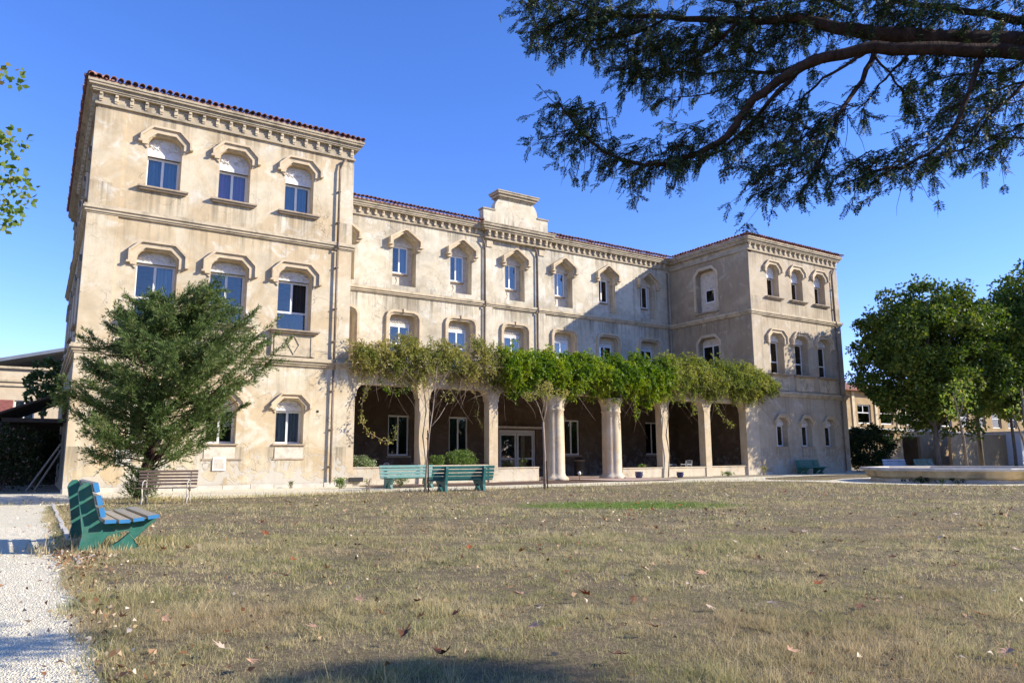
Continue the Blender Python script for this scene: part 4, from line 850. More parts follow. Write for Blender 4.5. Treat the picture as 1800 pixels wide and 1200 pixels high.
# ---------------------------------------------------------------- broadleaf trees
def clumps(g, centres, radii, per, lsz, droop=.2):
    n = len(centres); C = np.repeat(centres, per, 0); d = unit(g.normal(size=(n * per, 3))); q = C + d * (np.repeat(radii, per) * g.uniform(.35, 1, n * per) ** .6)[:, None] * np.array([1, 1, .75])
    return leafgeo(q, d * .6 + g.normal(0, .6, (n * per, 3)) + np.array([0, 0, -droop]), lsz * g.uniform(.6, 1.3, n * per), lsz * .75, .1)
def broadleaf(name, label, loc, R_, H0, H1, mat, seed, ncl=420, per=75, lsz=.22, trunk=.16, barkm='bark', lean=(0, 0), group=None, hollow=.35, clr=.7):
    g = np.random.default_rng(seed); t_ = thing(name, label, 'tree', loc, group=group); r = random.Random(seed)
    zc = (H0 + H1) / 2; hz = (H1 - H0) / 2; d = unit(g.normal(size=(ncl, 3))); rr_ = g.uniform(hollow, 1, ncl) ** .5
    lump = 1 + .16 * np.sin(d[:, 0] * 5 + seed) * np.cos(d[:, 1] * 4 + d[:, 2] * 5) + g.normal(0, .05, ncl)
    c = d * (rr_ * lump)[:, None] * np.array([R_, R_, hz]) + np.array([lean[0], lean[1], zc])
    V, F = clumps(g, c, g.uniform(.45, 1.15, ncl) * clr * R_ / 4.4, per, lsz); npmesh('crown', V, F, mat, t_, kind='stuff')
    tr_ = MB(); top = Vector((lean[0], lean[1], zc + hz * .3)); f_ = Vector((lean[0] * .25, lean[1] * .25, H0 * .9))
    tr_.tube([(0, 0, -.05), tuple(f_ * .5 + Vector((.04, 0, 0))), tuple(f_), tuple(f_.lerp(top, .5)), tuple(top)], [trunk * 1.15, trunk, trunk * .9, trunk * .6, trunk * .15], 9)
    tr_.build('trunk', barkm, t_, True); lb = MB()
    for k in range(16):
        a = k * 2.4; s = r.uniform(0, .7); p = f_.lerp(top, s); q = Vector((lean[0] + math.cos(a) * R_ * .8, lean[1] + math.sin(a) * R_ * .8, zc + hz * r.uniform(-.5, .7))); m_ = p.lerp(q, .5) + Vector((r.uniform(-.3, .3), r.uniform(-.3, .3), r.uniform(0, .4)))
        lb.tube([tuple(p), tuple(m_), tuple(q)], [trunk * .45, trunk * .25, trunk * .06], 6)
    lb.build('limbs', barkm, t_, True); return t_
broadleaf('plane_tree', 'round dense plane tree just right of the right wing, behind the stone basin', (48.3, -4.6, 0), 4.5, 2.6, 12.6, 'plane', 31, 620, 90, .21, trunk=.17)
broadleaf('plane_tree', 'tall plane tree cut by the right edge of the photograph', (57.0, -8.6, 0), 5.2, 3.2, 14.0, 'plane', 32, 560, 85, .22)
broadleaf('plane_tree', 'plane tree filling the gap behind the two crowns on the right', (57.5, -3.0, 0), 5.0, 4.0, 12.6, 'plane', 33, 380, 80, .24)
broadleaf('plane_tree', 'low branched plane tree with yellow green leaves near the white store', (54.5, -6.5, 0), 2.6, 3.4, 7.2, 'plane_lit', 34, 120, 40, .20, trunk=.10)
broadleaf('distant_tree', 'small dark tree showing above the brown roof right of the wing', (71, 22, 0), 3.0, 5.5, 12.0, 'dark_leaf', 35, 200, 50, .3)
broadleaf('plane_tree', 'off frame plane tree standing right of the lawn', (64, -16, 0), 4.8, 3.0, 12.5, 'plane', 37, 300, 70, .26)
broadleaf('plane_tree', 'off frame plane tree shading the low beige wall', (91, -1, 0), 6, 3.0, 13.5, 'plane', 39, 300, 70, .32)
broadleaf('plane_tree', 'second off frame plane tree shading the white store', (104, -3, 0), 6, 3.0, 13.5, 'plane', 40, 300, 70, .32)
broadleaf('dark_shrub', 'nearly black clipped shrub against the right end of the right wing', (49.0, .6, 0), 1.75, .1, 3.3, 'dark_leaf', 36, 200, 60, .14, trunk=.07, clr=1.0)
broadleaf('shed_tree', 'small leafy tree rising above the lean-to shed at the left', (-.75, 13.5, 0), 0.95, 3.6, 6.3, 'shed_leaf', 38, 46, 30, .20, trunk=.08)
# the tree at the left edge of the picture
g = np.random.default_rng(77)
t_ = thing('plane_tree', 'plane tree at the left edge whose leafy tips in sunlit colour hang into the sky', 'tree', (-6.2, -14.2, 0))
c = unit(g.normal(size=(330, 3))) * (g.uniform(.3, 1, 330) ** .5)[:, None] * np.array([3.3, 3.3, 3.1]) + np.array([.2, 0, 7.0])
ext = np.array([[4.30, -.55, 6.1], [4.45, -.6, 5.9], [4.38, -.6, 5.6], [4.30, -.5, 5.35], [4.15, -.6, 5.2], [4.1, -.5, 6.3], [4.0, -.5, 6.6], [4.30, -.5, 6.75], [3.9, -.5, 5.6], [3.8, -.4, 6.0], [4.1, -.4, 5.75], [3.8, -.4, 5.3], [3.6, -.5, 5.0], [4.12, -.5, 7.9]])
V1, F1 = clumps(g, c, g.uniform(.4, .8, 330), 46, .17); ext[:, 0] += .22; V2, F2 = clumps(g, ext, np.full(len(ext), .26), 34, .12)
V, F = merge([(V1, F1), (V2, F2)]); npmesh('crown', V, F, 'plane_lit', t_, kind='stuff')
mb = MB(); mb.tube([(0, 0, -.05), (.05, 0, 2.5), (.1, .1, 4.5), (.2, 0, 8.5)], [.24, .2, .16, .03], 10); mb.build('trunk', 'bark', t_, True)
mb = MB()
for k in range(12):
    a = k * 2.4; mb.tube([(.1, 0, 3.4 + k * .3), (.1 + 1.6 * math.cos(a), 1.6 * math.sin(a), 4.8 + k * .3), (.1 + 3 * math.cos(a), 3 * math.sin(a), 5.4 + k * .35)], [.09, .05, .01], 6)
mb.tube([(.1, 0, 4.2), (2.2, -.3, 5.2), (3.6, -.5, 5.7), (4.6, -.6, 6.0)], [.08, .05, .02, .005], 6).tube([(2.2, -.3, 5.2), (3.4, -.4, 5.3), (4.2, -.55, 5.3)], [.03, .02, .005], 5).tube([(2.6, -.3, 5.4), (3.6, -.4, 6.2), (4.3, -.5, 6.8)], [.03, .02, .005], 5)
mb.build('limbs', 'bark', t_, True)

# ---------------------------------------------------------------- near yew whose boughs hang into the picture
LIMBS = [
 ([(4.62,-28.25,3.73),(4.16,-27.83,3.78),(3.77,-27.47,3.86),(3.54,-27.22,3.95),(3.4,-27.03,4.04),(3.25,-26.83,4.17),(3.13,-26.64,4.22),(2.9,-26.38,4.28),(2.72,-26.16,4.37),(2.43,-25.86,4.43),(2.24,-25.62,4.47)],0.075,0.008),
 ([(4.24,-28.09,3.57),(3.99,-27.89,3.62),(3.58,-27.58,3.67),(3.27,-27.34,3.7),(3.08,-27.16,3.67),(2.98,-27.04,3.64),(2.88,-26.91,3.55),(2.79,-26.79,3.46),(2.75,-26.7,3.35),(2.72,-26.62,3.25),(2.67,-26.53,3.2),(2.59,-26.42,3.16),(2.48,-26.29,3.12),(2.38,-26.18,3.13),(2.29,-26.08,3.17),(2.18,-25.98,3.25),(2.09,-25.9,3.37),(2.01,-25.82,3.52),(1.96,-25.77,3.65)],0.05,0.006),
 ([(3.11,-26.96,3.72),(3.05,-26.78,3.59),(2.96,-26.58,3.38),(2.91,-26.41,3.27),(2.84,-26.26,3.24),(2.77,-26.1,3.23)],0.02,0.005),
 ([(3.23,-26.99,3.8),(3.26,-26.85,3.83),(3.29,-26.72,3.85),(3.27,-26.55,3.9),(3.2,-26.36,3.98),(3.06,-26.12,4.03),(3.01,-25.94,4.12)],0.025,0.005),
 ([(3.46,-27.25,3.78),(3.33,-27.21,3.55),(3.2,-27.17,3.38),(3.09,-27.15,3.21),(2.99,-27.13,3.01),(2.86,-27.09,2.8),(2.76,-27.08,2.7)],0.02,0.004),
 ([(3.41,-27.22,3.78),(3.43,-27.14,3.77),(3.32,-26.95,3.68),(3.29,-26.82,3.61),(3.31,-26.72,3.49),(3.31,-26.6,3.35)],0.014,0.004),
 ([(3.58,-27.45,3.74),(3.61,-27.28,3.69),(3.69,-27.14,3.66),(3.75,-26.99,3.61),(3.88,-26.89,3.57)],0.012,0.003),
 ([(3.35,-27.29,3.7),(3.59,-27.3,3.57),(3.75,-27.27,3.52),(3.88,-27.23,3.49)],0.009,0.003),
 ([(3.85,-27.73,3.66),(3.77,-27.71,3.56),(3.67,-27.65,3.28),(3.58,-27.6,3.1),(3.44,-27.53,2.95),(3.25,-27.45,2.86),(3.07,-27.38,2.82),(2.92,-27.31,2.74)],0.022,0.004),
 ([(4.22,-27.95,3.56),(4.37,-27.73,3.61),(4.5,-27.51,3.68),(4.58,-27.25,3.73)],0.014,0.004),
 ([(4.3,-27.95,3.31),(4.24,-27.75,3.27),(4.29,-27.62,3.27),(4.25,-27.44,3.29)],0.012,0.004),
 ([(3.06,-26.52,3.82),(3.07,-26.4,3.8),(2.95,-26.2,3.79),(2.85,-26.02,3.82),(2.81,-25.88,3.88)],0.008,0.003),
 ([(2.99,-26.55,4.22),(2.95,-26.32,4.09),(2.89,-26.1,4.08),(2.78,-25.84,4.03),(2.74,-25.66,4.2)],0.016,0.004),
 ([(2.72,-26.16,4.37),(2.58,-25.94,4.3),(2.43,-25.72,4.33),(2.31,-25.53,4.35),(2.24,-25.35,4.32)],0.012,0.004),
 ([(2.5,-25.91,4.43),(2.36,-25.68,4.57),(2.2,-25.45,4.74),(2.08,-25.24,4.87)],0.012,0.004),
 ([(4.37,-27.77,4.02),(4.22,-27.5,4.2),(4.05,-27.21,4.35),(3.86,-26.91,4.54),(3.65,-26.58,4.69)],0.03,0.008),
 ([(3.85,-26.9,4.4),(3.76,-26.65,4.67),(3.44,-26.21,4.71),(3.0,-25.72,4.91),(2.69,-25.29,4.99)],0.02,0.004),
 ([(3.36,-26.66,4.18),(3.38,-26.39,4.18),(3.41,-26.16,4.36),(3.26,-25.83,4.58)],0.012,0.004),
 ([(3.12,-27.07,3.33),(3.06,-26.93,3.09),(2.98,-26.81,3.04),(2.9,-26.69,3.02),(2.87,-26.62,3.08)],0.008,0.003),
 ([(2.86,-27.18,2.88),(2.8,-27.05,2.8),(2.77,-26.95,2.83),(2.76,-26.85,2.8)],0.006,0.003),
 ([(3.27,-26.71,3.47),(3.18,-26.59,3.48),(3.13,-26.48,3.4)],0.007,0.003),
 ([(3.96,-27.87,3.4),(3.83,-27.73,3.24),(3.75,-27.61,3.04),(3.66,-27.51,3.02),(3.58,-27.41,2.92)],0.012,0.003),
 ([(4.45,-27.78,3.79),(4.38,-27.6,3.73),(4.28,-27.43,3.78),(4.19,-27.25,3.79),(4.15,-27.11,3.8)],0.014,0.003),
 ([(4.22,-27.87,3.09),(4.14,-27.74,3.16),(4.1,-27.63,3.15),(4.08,-27.53,3.09)],0.01,0.003),
]
MASSES = [((2.15,-25.37,4.7),0.14),((2.2,-25.59,4.4),0.15),((2.42,-25.73,4.4),0.2),((2.32,-25.8,4.47),0.17),((2.57,-25.96,4.47),0.21),((2.68,-25.89,4.35),0.2),((2.74,-26.01,4.17),0.21),((2.81,-26.18,4.16),0.21),((3.0,-26.17,4.08),0.19),((2.78,-25.78,4.1),0.11),((2.93,-26.4,4.26),0.21),((3.17,-26.57,4.34),0.21),((3.23,-26.35,4.25),0.19),((3.09,-26.56,3.92),0.16),((3.33,-26.79,4.32),0.2),((3.35,-26.75,4.06),0.16),((3.5,-26.89,4.28),0.2),((3.62,-27.2,4.2),0.23),((3.79,-27.41,4.1),0.19),((4.02,-27.21,4.2),0.16),((4.05,-27.57,4.06),0.23),((4.19,-27.78,4.03),0.23),((4.45,-27.7,4.0),0.2),((3.88,-27.4,3.75),0.11),((4.04,-27.5,3.68),0.19),((4.05,-27.58,3.48),0.21),((4.05,-27.73,3.61),0.22),((4.16,-27.76,3.39),0.18),((3.76,-27.59,3.2),0.16),((3.91,-27.69,3.24),0.14),((3.45,-27.58,2.96),0.14),((3.19,-27.51,2.84),0.12),((3.02,-27.39,2.81),0.1),((3.23,-26.7,3.55),0.16),((3.22,-26.79,3.43),0.12),((3.22,-26.65,3.34),0.16),((2.94,-27.01,3.0),0.14),((2.85,-26.94,2.89),0.16),((2.91,-27.11,2.99),0.11),((2.08,-25.73,3.65),0.1),((2.2,-25.91,3.57),0.1),((2.08,-25.79,3.37),0.14),((2.21,-25.89,3.41),0.14),((2.42,-26.0,3.28),0.14),((2.52,-26.19,3.26),0.14),((2.68,-26.41,3.26),0.16),((2.74,-26.46,3.33),0.1),((2.53,-26.28,3.12),0.12),((3.09,-26.64,3.71),0.12),((3.07,-26.58,3.45),0.08),((3.24,-27.15,3.32),0.06),((4.04,-27.75,3.13),0.11),((3.04,-27.11,3.17),0.11)]

for i_ in (0, 1): LIMBS[i_][0][0] = (4.42, -28.9, LIMBS[i_][0][1][2] + .04)
NY = thing('yew_tree', 'dark yew standing close on the right, its needled boughs crossing the top of the picture', 'tree', (4.6, -30.9, 0)); L = Vector(NY.location); LT = lambda a, b, c: (a - L.x, b - L.y, c - L.z)
mb = MB(LT); mb.tube([(4.6, -30.9, -.05), (4.62, -30.85, 1.2), (4.7, -30.85, 2.5), (5.6, -31.1, 3.6), (7.0, -30.8, 4.4)], [.30, .25, .22, .13, .03], 12); mb.build('trunk', 'bark_yew', NY, True)
lm = MB(LT); r = random.Random(9)
ends = [LIMBS[0][0][0], LIMBS[1][0][0], LIMBS[15][0][0]]
for e, rr0, z0 in ((ends[0], .075, 2.45), (ends[1], .055, 2.3), (ends[2], .05, 2.6)):
    a = Vector((4.65, -30.8, z0)); b = Vector(e); lm.tube([tuple(a), tuple(a.lerp(b, .35) + Vector((-.05, 0, .35))), tuple(a.lerp(b, .7) + Vector((-.05, 0, .3))), tuple(b)], [rr0 * 1.6, rr0 * 1.35, rr0 * 1.15, rr0], 8)
TW = []   # twig axes: start, direction, length
def addtwigs(p, d, n, ln, spread=1.0, drop=.55):
    for _ in range(n):
        v = Vector((r.uniform(-1, 1), r.uniform(-1, 1), r.uniform(-1, .75))) * spread + d * .6 + Vector((0, 0, -drop)); v.normalize(); TW.append((p, v, ln * r.uniform(.6, 1.25)))
for pts, r0, r1 in LIMBS:
    P = [Vector(p) for p in pts]; Q = []
    for i in range(len(P) - 1):
        m_ = 3
        for k in range(m_): Q.append(P[i].lerp(P[i + 1], k / m_) + Vector((r.uniform(-1, 1), r.uniform(-1, 1), r.uniform(-1, 1))) * .008)
    Q.append(P[-1]); nq = len(Q); lm.tube([tuple(q) for q in Q], [r0 + (r1 - r0) * (i / (nq - 1)) ** .8 for i in range(nq)], 7)
    for i in range(1, nq):
        d = (Q[i] - Q[i - 1]).normalized(); s = i / nq
        if r0 > .03 and s < .45: n_ = r.choice((0, 0, 1))
        else: n_ = r.choice((3, 4, 5)) if s > .5 else r.choice((0, 1, 2))
        addtwigs(Q[i], d, n_, .115, 1.0, .35)
for (c, rd) in MASSES:
    for k in range(int((7 + rd * 54) * (1.7 if c[2] > 4.05 else 1.0))):
        q = Vector(c) + Vector((0, 0, .05)) + Vector((r.gauss(0, 1), r.gauss(0, 1.3), r.gauss(0, .75) + .12)) * rd * .47; d = Vector((r.uniform(-1, .2), r.uniform(-.3, 1), r.uniform(-.6, .2))).normalized()
        m1 = q + d * .12 + Vector((0, 0, -.02)); m2 = m1 + (d + Vector((r.uniform(-.5, .5), r.uniform(-.5, .5), r.uniform(-.9, .1)))) * .10
        lm.tube([tuple(q), tuple(m1), tuple(m2)], [.0035, .0025, .001], 4, False)
        addtwigs(q, d, 1, .095, .9, .35); addtwigs(m1, d, r.choice((1, 2)), .095, .9, .4); addtwigs(m2, d, r.choice((2, 3)), .09, .8, .3)
for k in range(46):   # bare hanging twigs
    c, rd = MASSES[r.randrange(12, len(MASSES))]; p = Vector(c); q = [p]
    d = Vector((r.uniform(-.5, .3), r.uniform(-.3, .5), -r.uniform(.3, 1)))
    for _ in range(6): d += Vector((r.uniform(-.25, .25), r.uniform(-.25, .25), r.uniform(-.25, .15))); q.append(q[-1] + d.normalized() * .055)
    lm.tube([tuple(x) for x in q], [.0022] * 4 + [.0016, .0012, .0008], 3, False)
# crown above and behind the camera, never seen but casting its shade
for k in range(900):
    a = r.uniform(0, 2 * PI); q = .42 * r.random() ** .5; z = r.uniform(3.9, 4.4); TW.append((Vector((7.0 + q * math.cos(a), -31.1 + q * math.sin(a), z)), Vector((math.cos(a), math.sin(a), -.2)).normalized(), .31))
Vs = []; g = np.random.default_rng(4)
for p, v, ln in TW:
    big = ln > .3; k = int(ln / (.0048 if not big else .03)); s = np.linspace(.08, 1, k); side = v.cross(Vector((r.uniform(-.4, .4), r.uniform(-.4, .4), 1))); side.normalize(); up = v.cross(side)
    p, v, side, up = map(np.array, (p, v, side, up)); sg = np.where(np.arange(k) % 2, 1, -1)[:, None]
    base = p + v * (s * ln)[:, None] + np.array([0, 0, -.9]) * ((s * ln) ** 2)[:, None]; nl = (.030 if not big else .07) * (1 - .30 * s ** 3) * g.uniform(.8, 1.15, k); dv = unit(side * sg + v * .55 + up * g.normal(0, .22, (k, 1)) + np.array([0, 0, -.1]))
    wv = unit(np.cross(dv, np.broadcast_to(up, dv.shape)) + g.normal(0, .3, (k, 3))) * (.0046 if not big else .012)
    T4 = np.empty((k, 4, 3)); T4[:, 0] = base; T4[:, 1] = base + dv * (nl * .5)[:, None] + wv; T4[:, 2] = base + dv * nl[:, None]; T4[:, 3] = base + dv * (nl * .5)[:, None] - wv; Vs.append(T4.reshape(-1, 3))
    if not big: lm.tube([tuple(p), tuple(p + v * ln * .5 + np.array([0, 0, -.9]) * (ln * .5) ** 2), tuple(p + v * ln + np.array([0, 0, -.9]) * ln ** 2)], [.0017, .0013, .0007], 3, False)
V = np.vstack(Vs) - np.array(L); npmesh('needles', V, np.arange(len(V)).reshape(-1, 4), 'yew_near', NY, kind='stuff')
lm.build('limbs', 'bark_yew', NY, True)
# ---------------------------------------------------------------- saplings and small plants
def sapling(label, base, pts_list, crown, mat, stake=None, lsz=.09, n=26):
    t_ = thing('sapling', label, 'tree', base); g = np.random.default_rng(int(base[0] * 10)); mb = MB()
    for pts, r0, r1 in pts_list: mb.tube(pts, [r0 + (r1 - r0) * i / (len(pts) - 1) for i in range(len(pts))], 7)
    mb.build('trunk', 'bark_pale' if base[0] < 30 else 'bark', t_, True)
    c = np.array([q[:3] for q in crown]); V, F = clumps(g, c, np.array([q[3] for q in crown]), n, lsz); npmesh('crown', V, F, mat, t_, kind='stuff')
    if stake:
        s_ = MB().tube([stake[0], stake[1]], .022, 6).build('stake', 'bark_yew', t_)
        MB().tube([(stake[1][0], 0, stake[1][2] - .3), (0.02, 0, stake[1][2] - .25)], .012, 5).build('tie', 'iron', t_)
    return t_
sapling('slender pinkish sapling tied to a stake before the green benches', (9.93, -7.6, 0), [([(0, 0, 0), (.06, 0, 1.0), (.12, 0, 1.9), (.26, .02, 2.7), (.36, .05, 3.5), (.42, .05, 4.2)], .036, .008), ([(.13, 0, 2.1), (.5, 0, 2.5), (.85, .05, 3.0)], .016, .005), ([(.2, 0, 2.5), (.0, .1, 3.2), (-.2, .1, 3.8)], .012, .004), ([(.3, 0, 3.1), (.6, 0, 3.7), (.9, .1, 4.1)], .01, .003), ([(.33, 0, 3.3), (.1, 0, 3.9), (-.05, 0, 4.4)], .008, .003)],
        [(.9, 0, 3.05, .18), (.75, 0, 3.2, .2), (-.2, .1, 3.8, .22), (.9, .1, 4.1, .22), (.45, 0, 4.2, .24), (0, 0, 4.4, .2), (.6, 0, 3.75, .18), (.2, 0, 4.0, .15), (1.1, .1, 3.4, .16)], 'vine_y', ((.12, -.02, 0), (.06, -.02, 2.05)), lsz=.07, n=20)
sapling('straight pale sapling with a small flat crown before the left round column', (14.45, -8.05, 0), [([(0, 0, 0), (.01, 0, 1.2), (-.03, 0, 2.4)], .055, .038), ([(-.03, 0, 2.4), (-.2, 0, 2.9), (-.42, 0, 3.3)], .022, .005), ([(-.03, 0, 2.4), (.12, 0, 2.9), (.22, .1, 3.3), (.5, .1, 3.5)], .022, .005), ([(-.1, 0, 2.6), (-.05, -.1, 3.1), (-.1, -.1, 3.5)], .014, .004), ([(.1, 0, 2.8), (.5, 0, 3.05), (.75, 0, 3.35)], .012, .004)],
        [(-.45, 0, 3.35, .2), (-.65, 0, 3.25, .15), (-.2, -.1, 3.45, .24), (0, 0, 3.6, .26), (.3, 0, 3.55, .28), (.55, .1, 3.5, .24), (.8, 0, 3.35, .2), (-.1, 0, 3.8, .2), (.3, .1, 3.75, .2), (.1, 0, 3.3, .2), (1.0, 0, 3.5, .14), (-.8, 0, 3.35, .12)], 'vine_y', ((.1, -.04, 0), (.06, -.04, 1.0)), lsz=.08, n=44)
sapling('young tree with yellow green leaves behind the stone basin', (42.6, -9.0, 0), [([(0, 0, 0), (-.05, 0, 2.0), (-.3, 0, 3.2), (-.7, 0, 4.6)], .10, .03), ([(-.3, 0, 3.2), (.2, 0, 3.9), (.5, 0, 4.8)], .05, .01), ([(-.1, 0, 2.6), (-.7, 0, 3.3), (-1.2, 0, 3.7)], .035, .01), ([(-.1, 0, 2.9), (.5, 0, 3.4), (1.0, 0, 3.8)], .03, .01)],
        [(-1.2, 0, 3.7, .4), (-1.5, 0, 4.2, .4), (-.7, 0, 4.7, .5), (-.2, 0, 5.0, .5), (.5, 0, 4.8, .5), (1.0, 0, 3.9, .4), (1.2, 0, 4.4, .4), (0, 0, 4.2, .4), (-1.0, 0, 3.2, .3), (.7, 0, 5.3, .4), (-1.6, 0, 3.5, .3)], 'plane_lit', lsz=.17, n=30)
sapling('leaning young tree with a forked trunk behind the right of the basin', (47.2, -10.2, 0), [([(0, 0, 0), (.1, 0, 1.6), (.05, 0, 3.0), (.2, 0, 5.0)], .12, .05), ([(.1, 0, 1.0), (-.5, 0, 2.2), (-1.2, 0, 3.4)], .07, .03)], [(.2, 0, 4.6, .6), (-1.2, 0, 3.6, .5), (.6, 0, 4.0, .5), (1.2, 0, 4.4, .6), (2.2, 0, 4.1, .6), (3.0, 0, 4.5, .6), (2.6, 0, 3.6, .4), (1.6, 0, 3.7, .4)], 'plane_lit', lsz=.17, n=34)
def bush(name, label, loc, rx, ry_, h, mat, seed, n=60, per=45, lsz=.06, group=None, cat='bush'):
    g = np.random.default_rng(seed); t_ = thing(name, label, cat, loc, group=group); c = np.stack([g.normal(0, rx * .45, n), g.normal(0, ry_ * .45, n), np.abs(g.beta(2, 1.6, n)) * h * .85 + h * .05], 1)
    c[:, 0] = np.clip(c[:, 0], -rx * .8, rx * .8) if rx < 10 else g.uniform(-rx, rx, n); c[:, 1] = np.clip(c[:, 1], -ry_ * .8, ry_ * .8); V, F = clumps(g, c, np.full(n, min(rx, h) * .3), per, lsz, -.3); npmesh('foliage', V, F, mat, t_, kind='stuff')
    mb = MB()
    for k in range(7): mb.tube([(0.02 * k - .06, 0, 0), (g.normal(0, rx * .25), g.normal(0, ry_ * .25), h * .45), (g.normal(0, rx * .45), g.normal(0, ry_ * .4), h * .85)], [.012, .008, .003], 4)
    mb.build('stems', 'twig', t_, kind='stuff'); return t_
bush('planter_bush', 'pale variegated bush in the planter of the first arch', (10.95, .45, .6), .6, .3, .62, 'bush_w', 41, 60, 60, .055)
bush('planter_bush', 'rounded green bush at the left of the second arch planter', (14.45, .40, .62), .45, .3, .62, 'bush', 42, 50, 60, .055)
bush('planter_bush', 'taller bright green bush rising right in the second arch planter', (15.75, .42, .62), .75, .3, .85, 'bush', 43, 90, 60, .06)
bush('potted_plant', 'small leafy plant against the doors behind the third arch wall', (19.4, .75, .0), .22, .2, 1.3, 'bush', 44, 24, 30, .07, cat='plant')
bush('weed', 'tuft of greenery under the left green bench', (9.0, -2.2, 0), .35, .2, .42, 'bush', 45, 22, 30, .05, cat='weed')
bush('weed', 'dark weed beneath the seat of the left green bench', (11.6, -2.0, 0), .4, .2, .5, 'bush', 46, 24, 30, .05, cat='weed')
bush('weed', 'thin dry weed on the gravel before the benches', (8.6, -6.0, 0), .2, .15, .55, 'vine_y', 47, 10, 12, .035, cat='weed')
bush('weed', 'thin weed sprouting at the grass edge right of the benches', (12.9, -6.2, 0), .15, .12, .5, 'vine_y', 48, 8, 12, .035, cat='weed')
bush('potted_plant', 'low plant on the wall right of the right round column', (26.9, .2, .5), .35, .15, .22, 'bush', 49, 14, 26, .05, cat='plant')
bush('weed', 'low green weed in the bed near the last arches', (32.3, -1.0, 0), .45, .2, .3, 'bush', 50, 18, 26, .05, cat='weed')
bush('weed', 'tall dry grass at the foot of the last arcade pier', (35.6, -.9, 0), .3, .2, .6, 'vine_y', 51, 14, 20, .05, cat='weed')
bush('weed', 'small weed at the left wing foot near the panel', (7.6, -.5, 0), .2, .1, .35, 'bush', 52, 8, 16, .04, cat='weed')
bush('weed', 'greenery growing in shade at the foot of the basin', (30.6, -13.6, 0), 1.5, 1.3, .22, 'dark_leaf', 53, 60, 30, .06, cat='weed')
for i, (x, y, rx, h, m_, lb) in enumerate(((-1.9, 4.5, 1.2, 2.5, 'rose', 'shaded shrub with pinkish blooms under the shed roof'), (-3.4, 6.5, 1.5, 2.9, 'rose', 'shaded shrub with pale blooms at the left picture edge'), (-.8, 8.5, 1.0, 2.6, 'dark_leaf', 'dark shrub at the back of the lean-to shed'), (-3.0, 12, 2.0, 3.0, 'dark_leaf', 'dark hedge behind the shed clutter'))):
    bush('shrub', lb, (x, y, 0), rx, .9, h, m_, 60 + i, 140, 50, .10)

# ---------------------------------------------------------------- benches
def slat_mesh(mb, x0, x1, y, z, wd, th, ang):
    c, s = math.cos(ang), math.sin(ang); V = []
    for x in (x0, x1):
        for u, v in ((-wd / 2, -th / 2), (wd / 2, -th / 2), (wd / 2, th / 2), (-wd / 2, th / 2)): V.append((x, y + u * c - v * s, z + u * s + v * c))
    mb.add(V, [(0, 1, 2, 3), (7, 6, 5, 4), (0, 4, 5, 1), (1, 5, 6, 2), (2, 6, 7, 3), (3, 7, 4, 0)]); return mb
def slat_obj(par, name, x0, x1, y, z, wd, th, ang, mat, endmat=None, e=.012):
    o = slat_mesh(MB(), x0, x1, y, z, wd, th, ang).build(name, mat, par); bv = o.modifiers.new('bevel', 'BEVEL'); bv.width = .006; bv.segments = 2
    if endmat:
        slat_mesh(MB(), x1 - .0, x1 + e, y, z, wd + .003, th + .003, ang).build('slat_end', endmat, o); slat_mesh(MB(), x0 - e, x0, y, z, wd + .003, th + .003, ang).build('slat_end', endmat, o)
    return o
PROF = [(.04, 0), (.25, 0), (.26, .05), (.36, .19), (.55, .245), (.62, .225), (.50, .115), (.37, .05), (.36, 0), (.80, 0), (.69, .085), (.67, .13), (.83, .29), (.91, .36), (.90, .385), (.60, .345), (.31, .34), (.255, .40), (.19, .60), (.135, .83), (.10, .855), (.05, .85), (.01, .81), (0, .76), (.04, .5), (.085, .22)]
def bench(label, loc, rz, L=1.9, sup=.48, smat='bench_green', slat='slat_grey', endm='slat_blue', nback=3, group=None, dx=0.0):
    """local: length along x, seat towards +y"""
    t_ = thing('park_bench', label, 'bench', loc, rz, group)
    for sx in (-1, 1):
        x = sx * sup + dx; mb = MB(lambda a, d, z, x=x: (x + d, a, z)); mb.prism([(p[0] - .4, p[1] - (.02 if p[1] == 0 else 0)) for p in PROF], -.04, .04); o = mb.build('support', smat, t_)
        bv = o.modifiers.new('bevel', 'BEVEL'); bv.width = .008; bv.segments = 2; bv.limit_method = 'ANGLE'
    zs = {3: (.80, .64, .49), 4: (.81, .69, .57, .46)}[nback]; wd = .12 if nback == 3 else .095
    for z in zs:
        f_ = .135 + (.83 - z) * .28; slat_obj(t_, 'back_slat', -L / 2, L / 2, f_ - .4 + .042, z, wd, .055 if nback == 3 else .042, PI / 2 + .26, slat, endm)
    for f_, z, a in ((.37, .375, .02), (.53, .37, .0), (.69, .385, .10), (.86, .41, .12)): slat_obj(t_, 'seat_slat', -L / 2, L / 2, f_ - .4, z, .125, .042, a, slat, endm)
    return t_
bench('green bench with blue slat ends beside the gravel path, seen end on', (-.10, -18.0, 0), -PI / 2 + .03, 2.0, .84)
bench('light teal bench facing the lawn from the gravel, left of the pair', (11.35, -3.3, 0), PI, 2.3, .85, 'bench_teal', 'bench_teal', None, 4, 'teal slatted benches')
bench('teal bench turned towards the building, right of the pair behind the sapling', (11.55, -7.15, 0), -.06, 2.36, .72, 'bench_teal_shade', 'bench_teal_shade', None, 4, 'teal slatted benches')
bench('dark green bench in the shade against the right wing', (40.3, -.75, 0), PI, 2.3, .8, 'bench_green', 'bench_green', None, 4, 'teal slatted benches')
bench('green slatted bench right of the white one, behind the basin', (49.1, -3.4, 0), PI, 2.3, .8, 'bench_teal', 'bench_teal', None, 4, 'teal slatted benches')
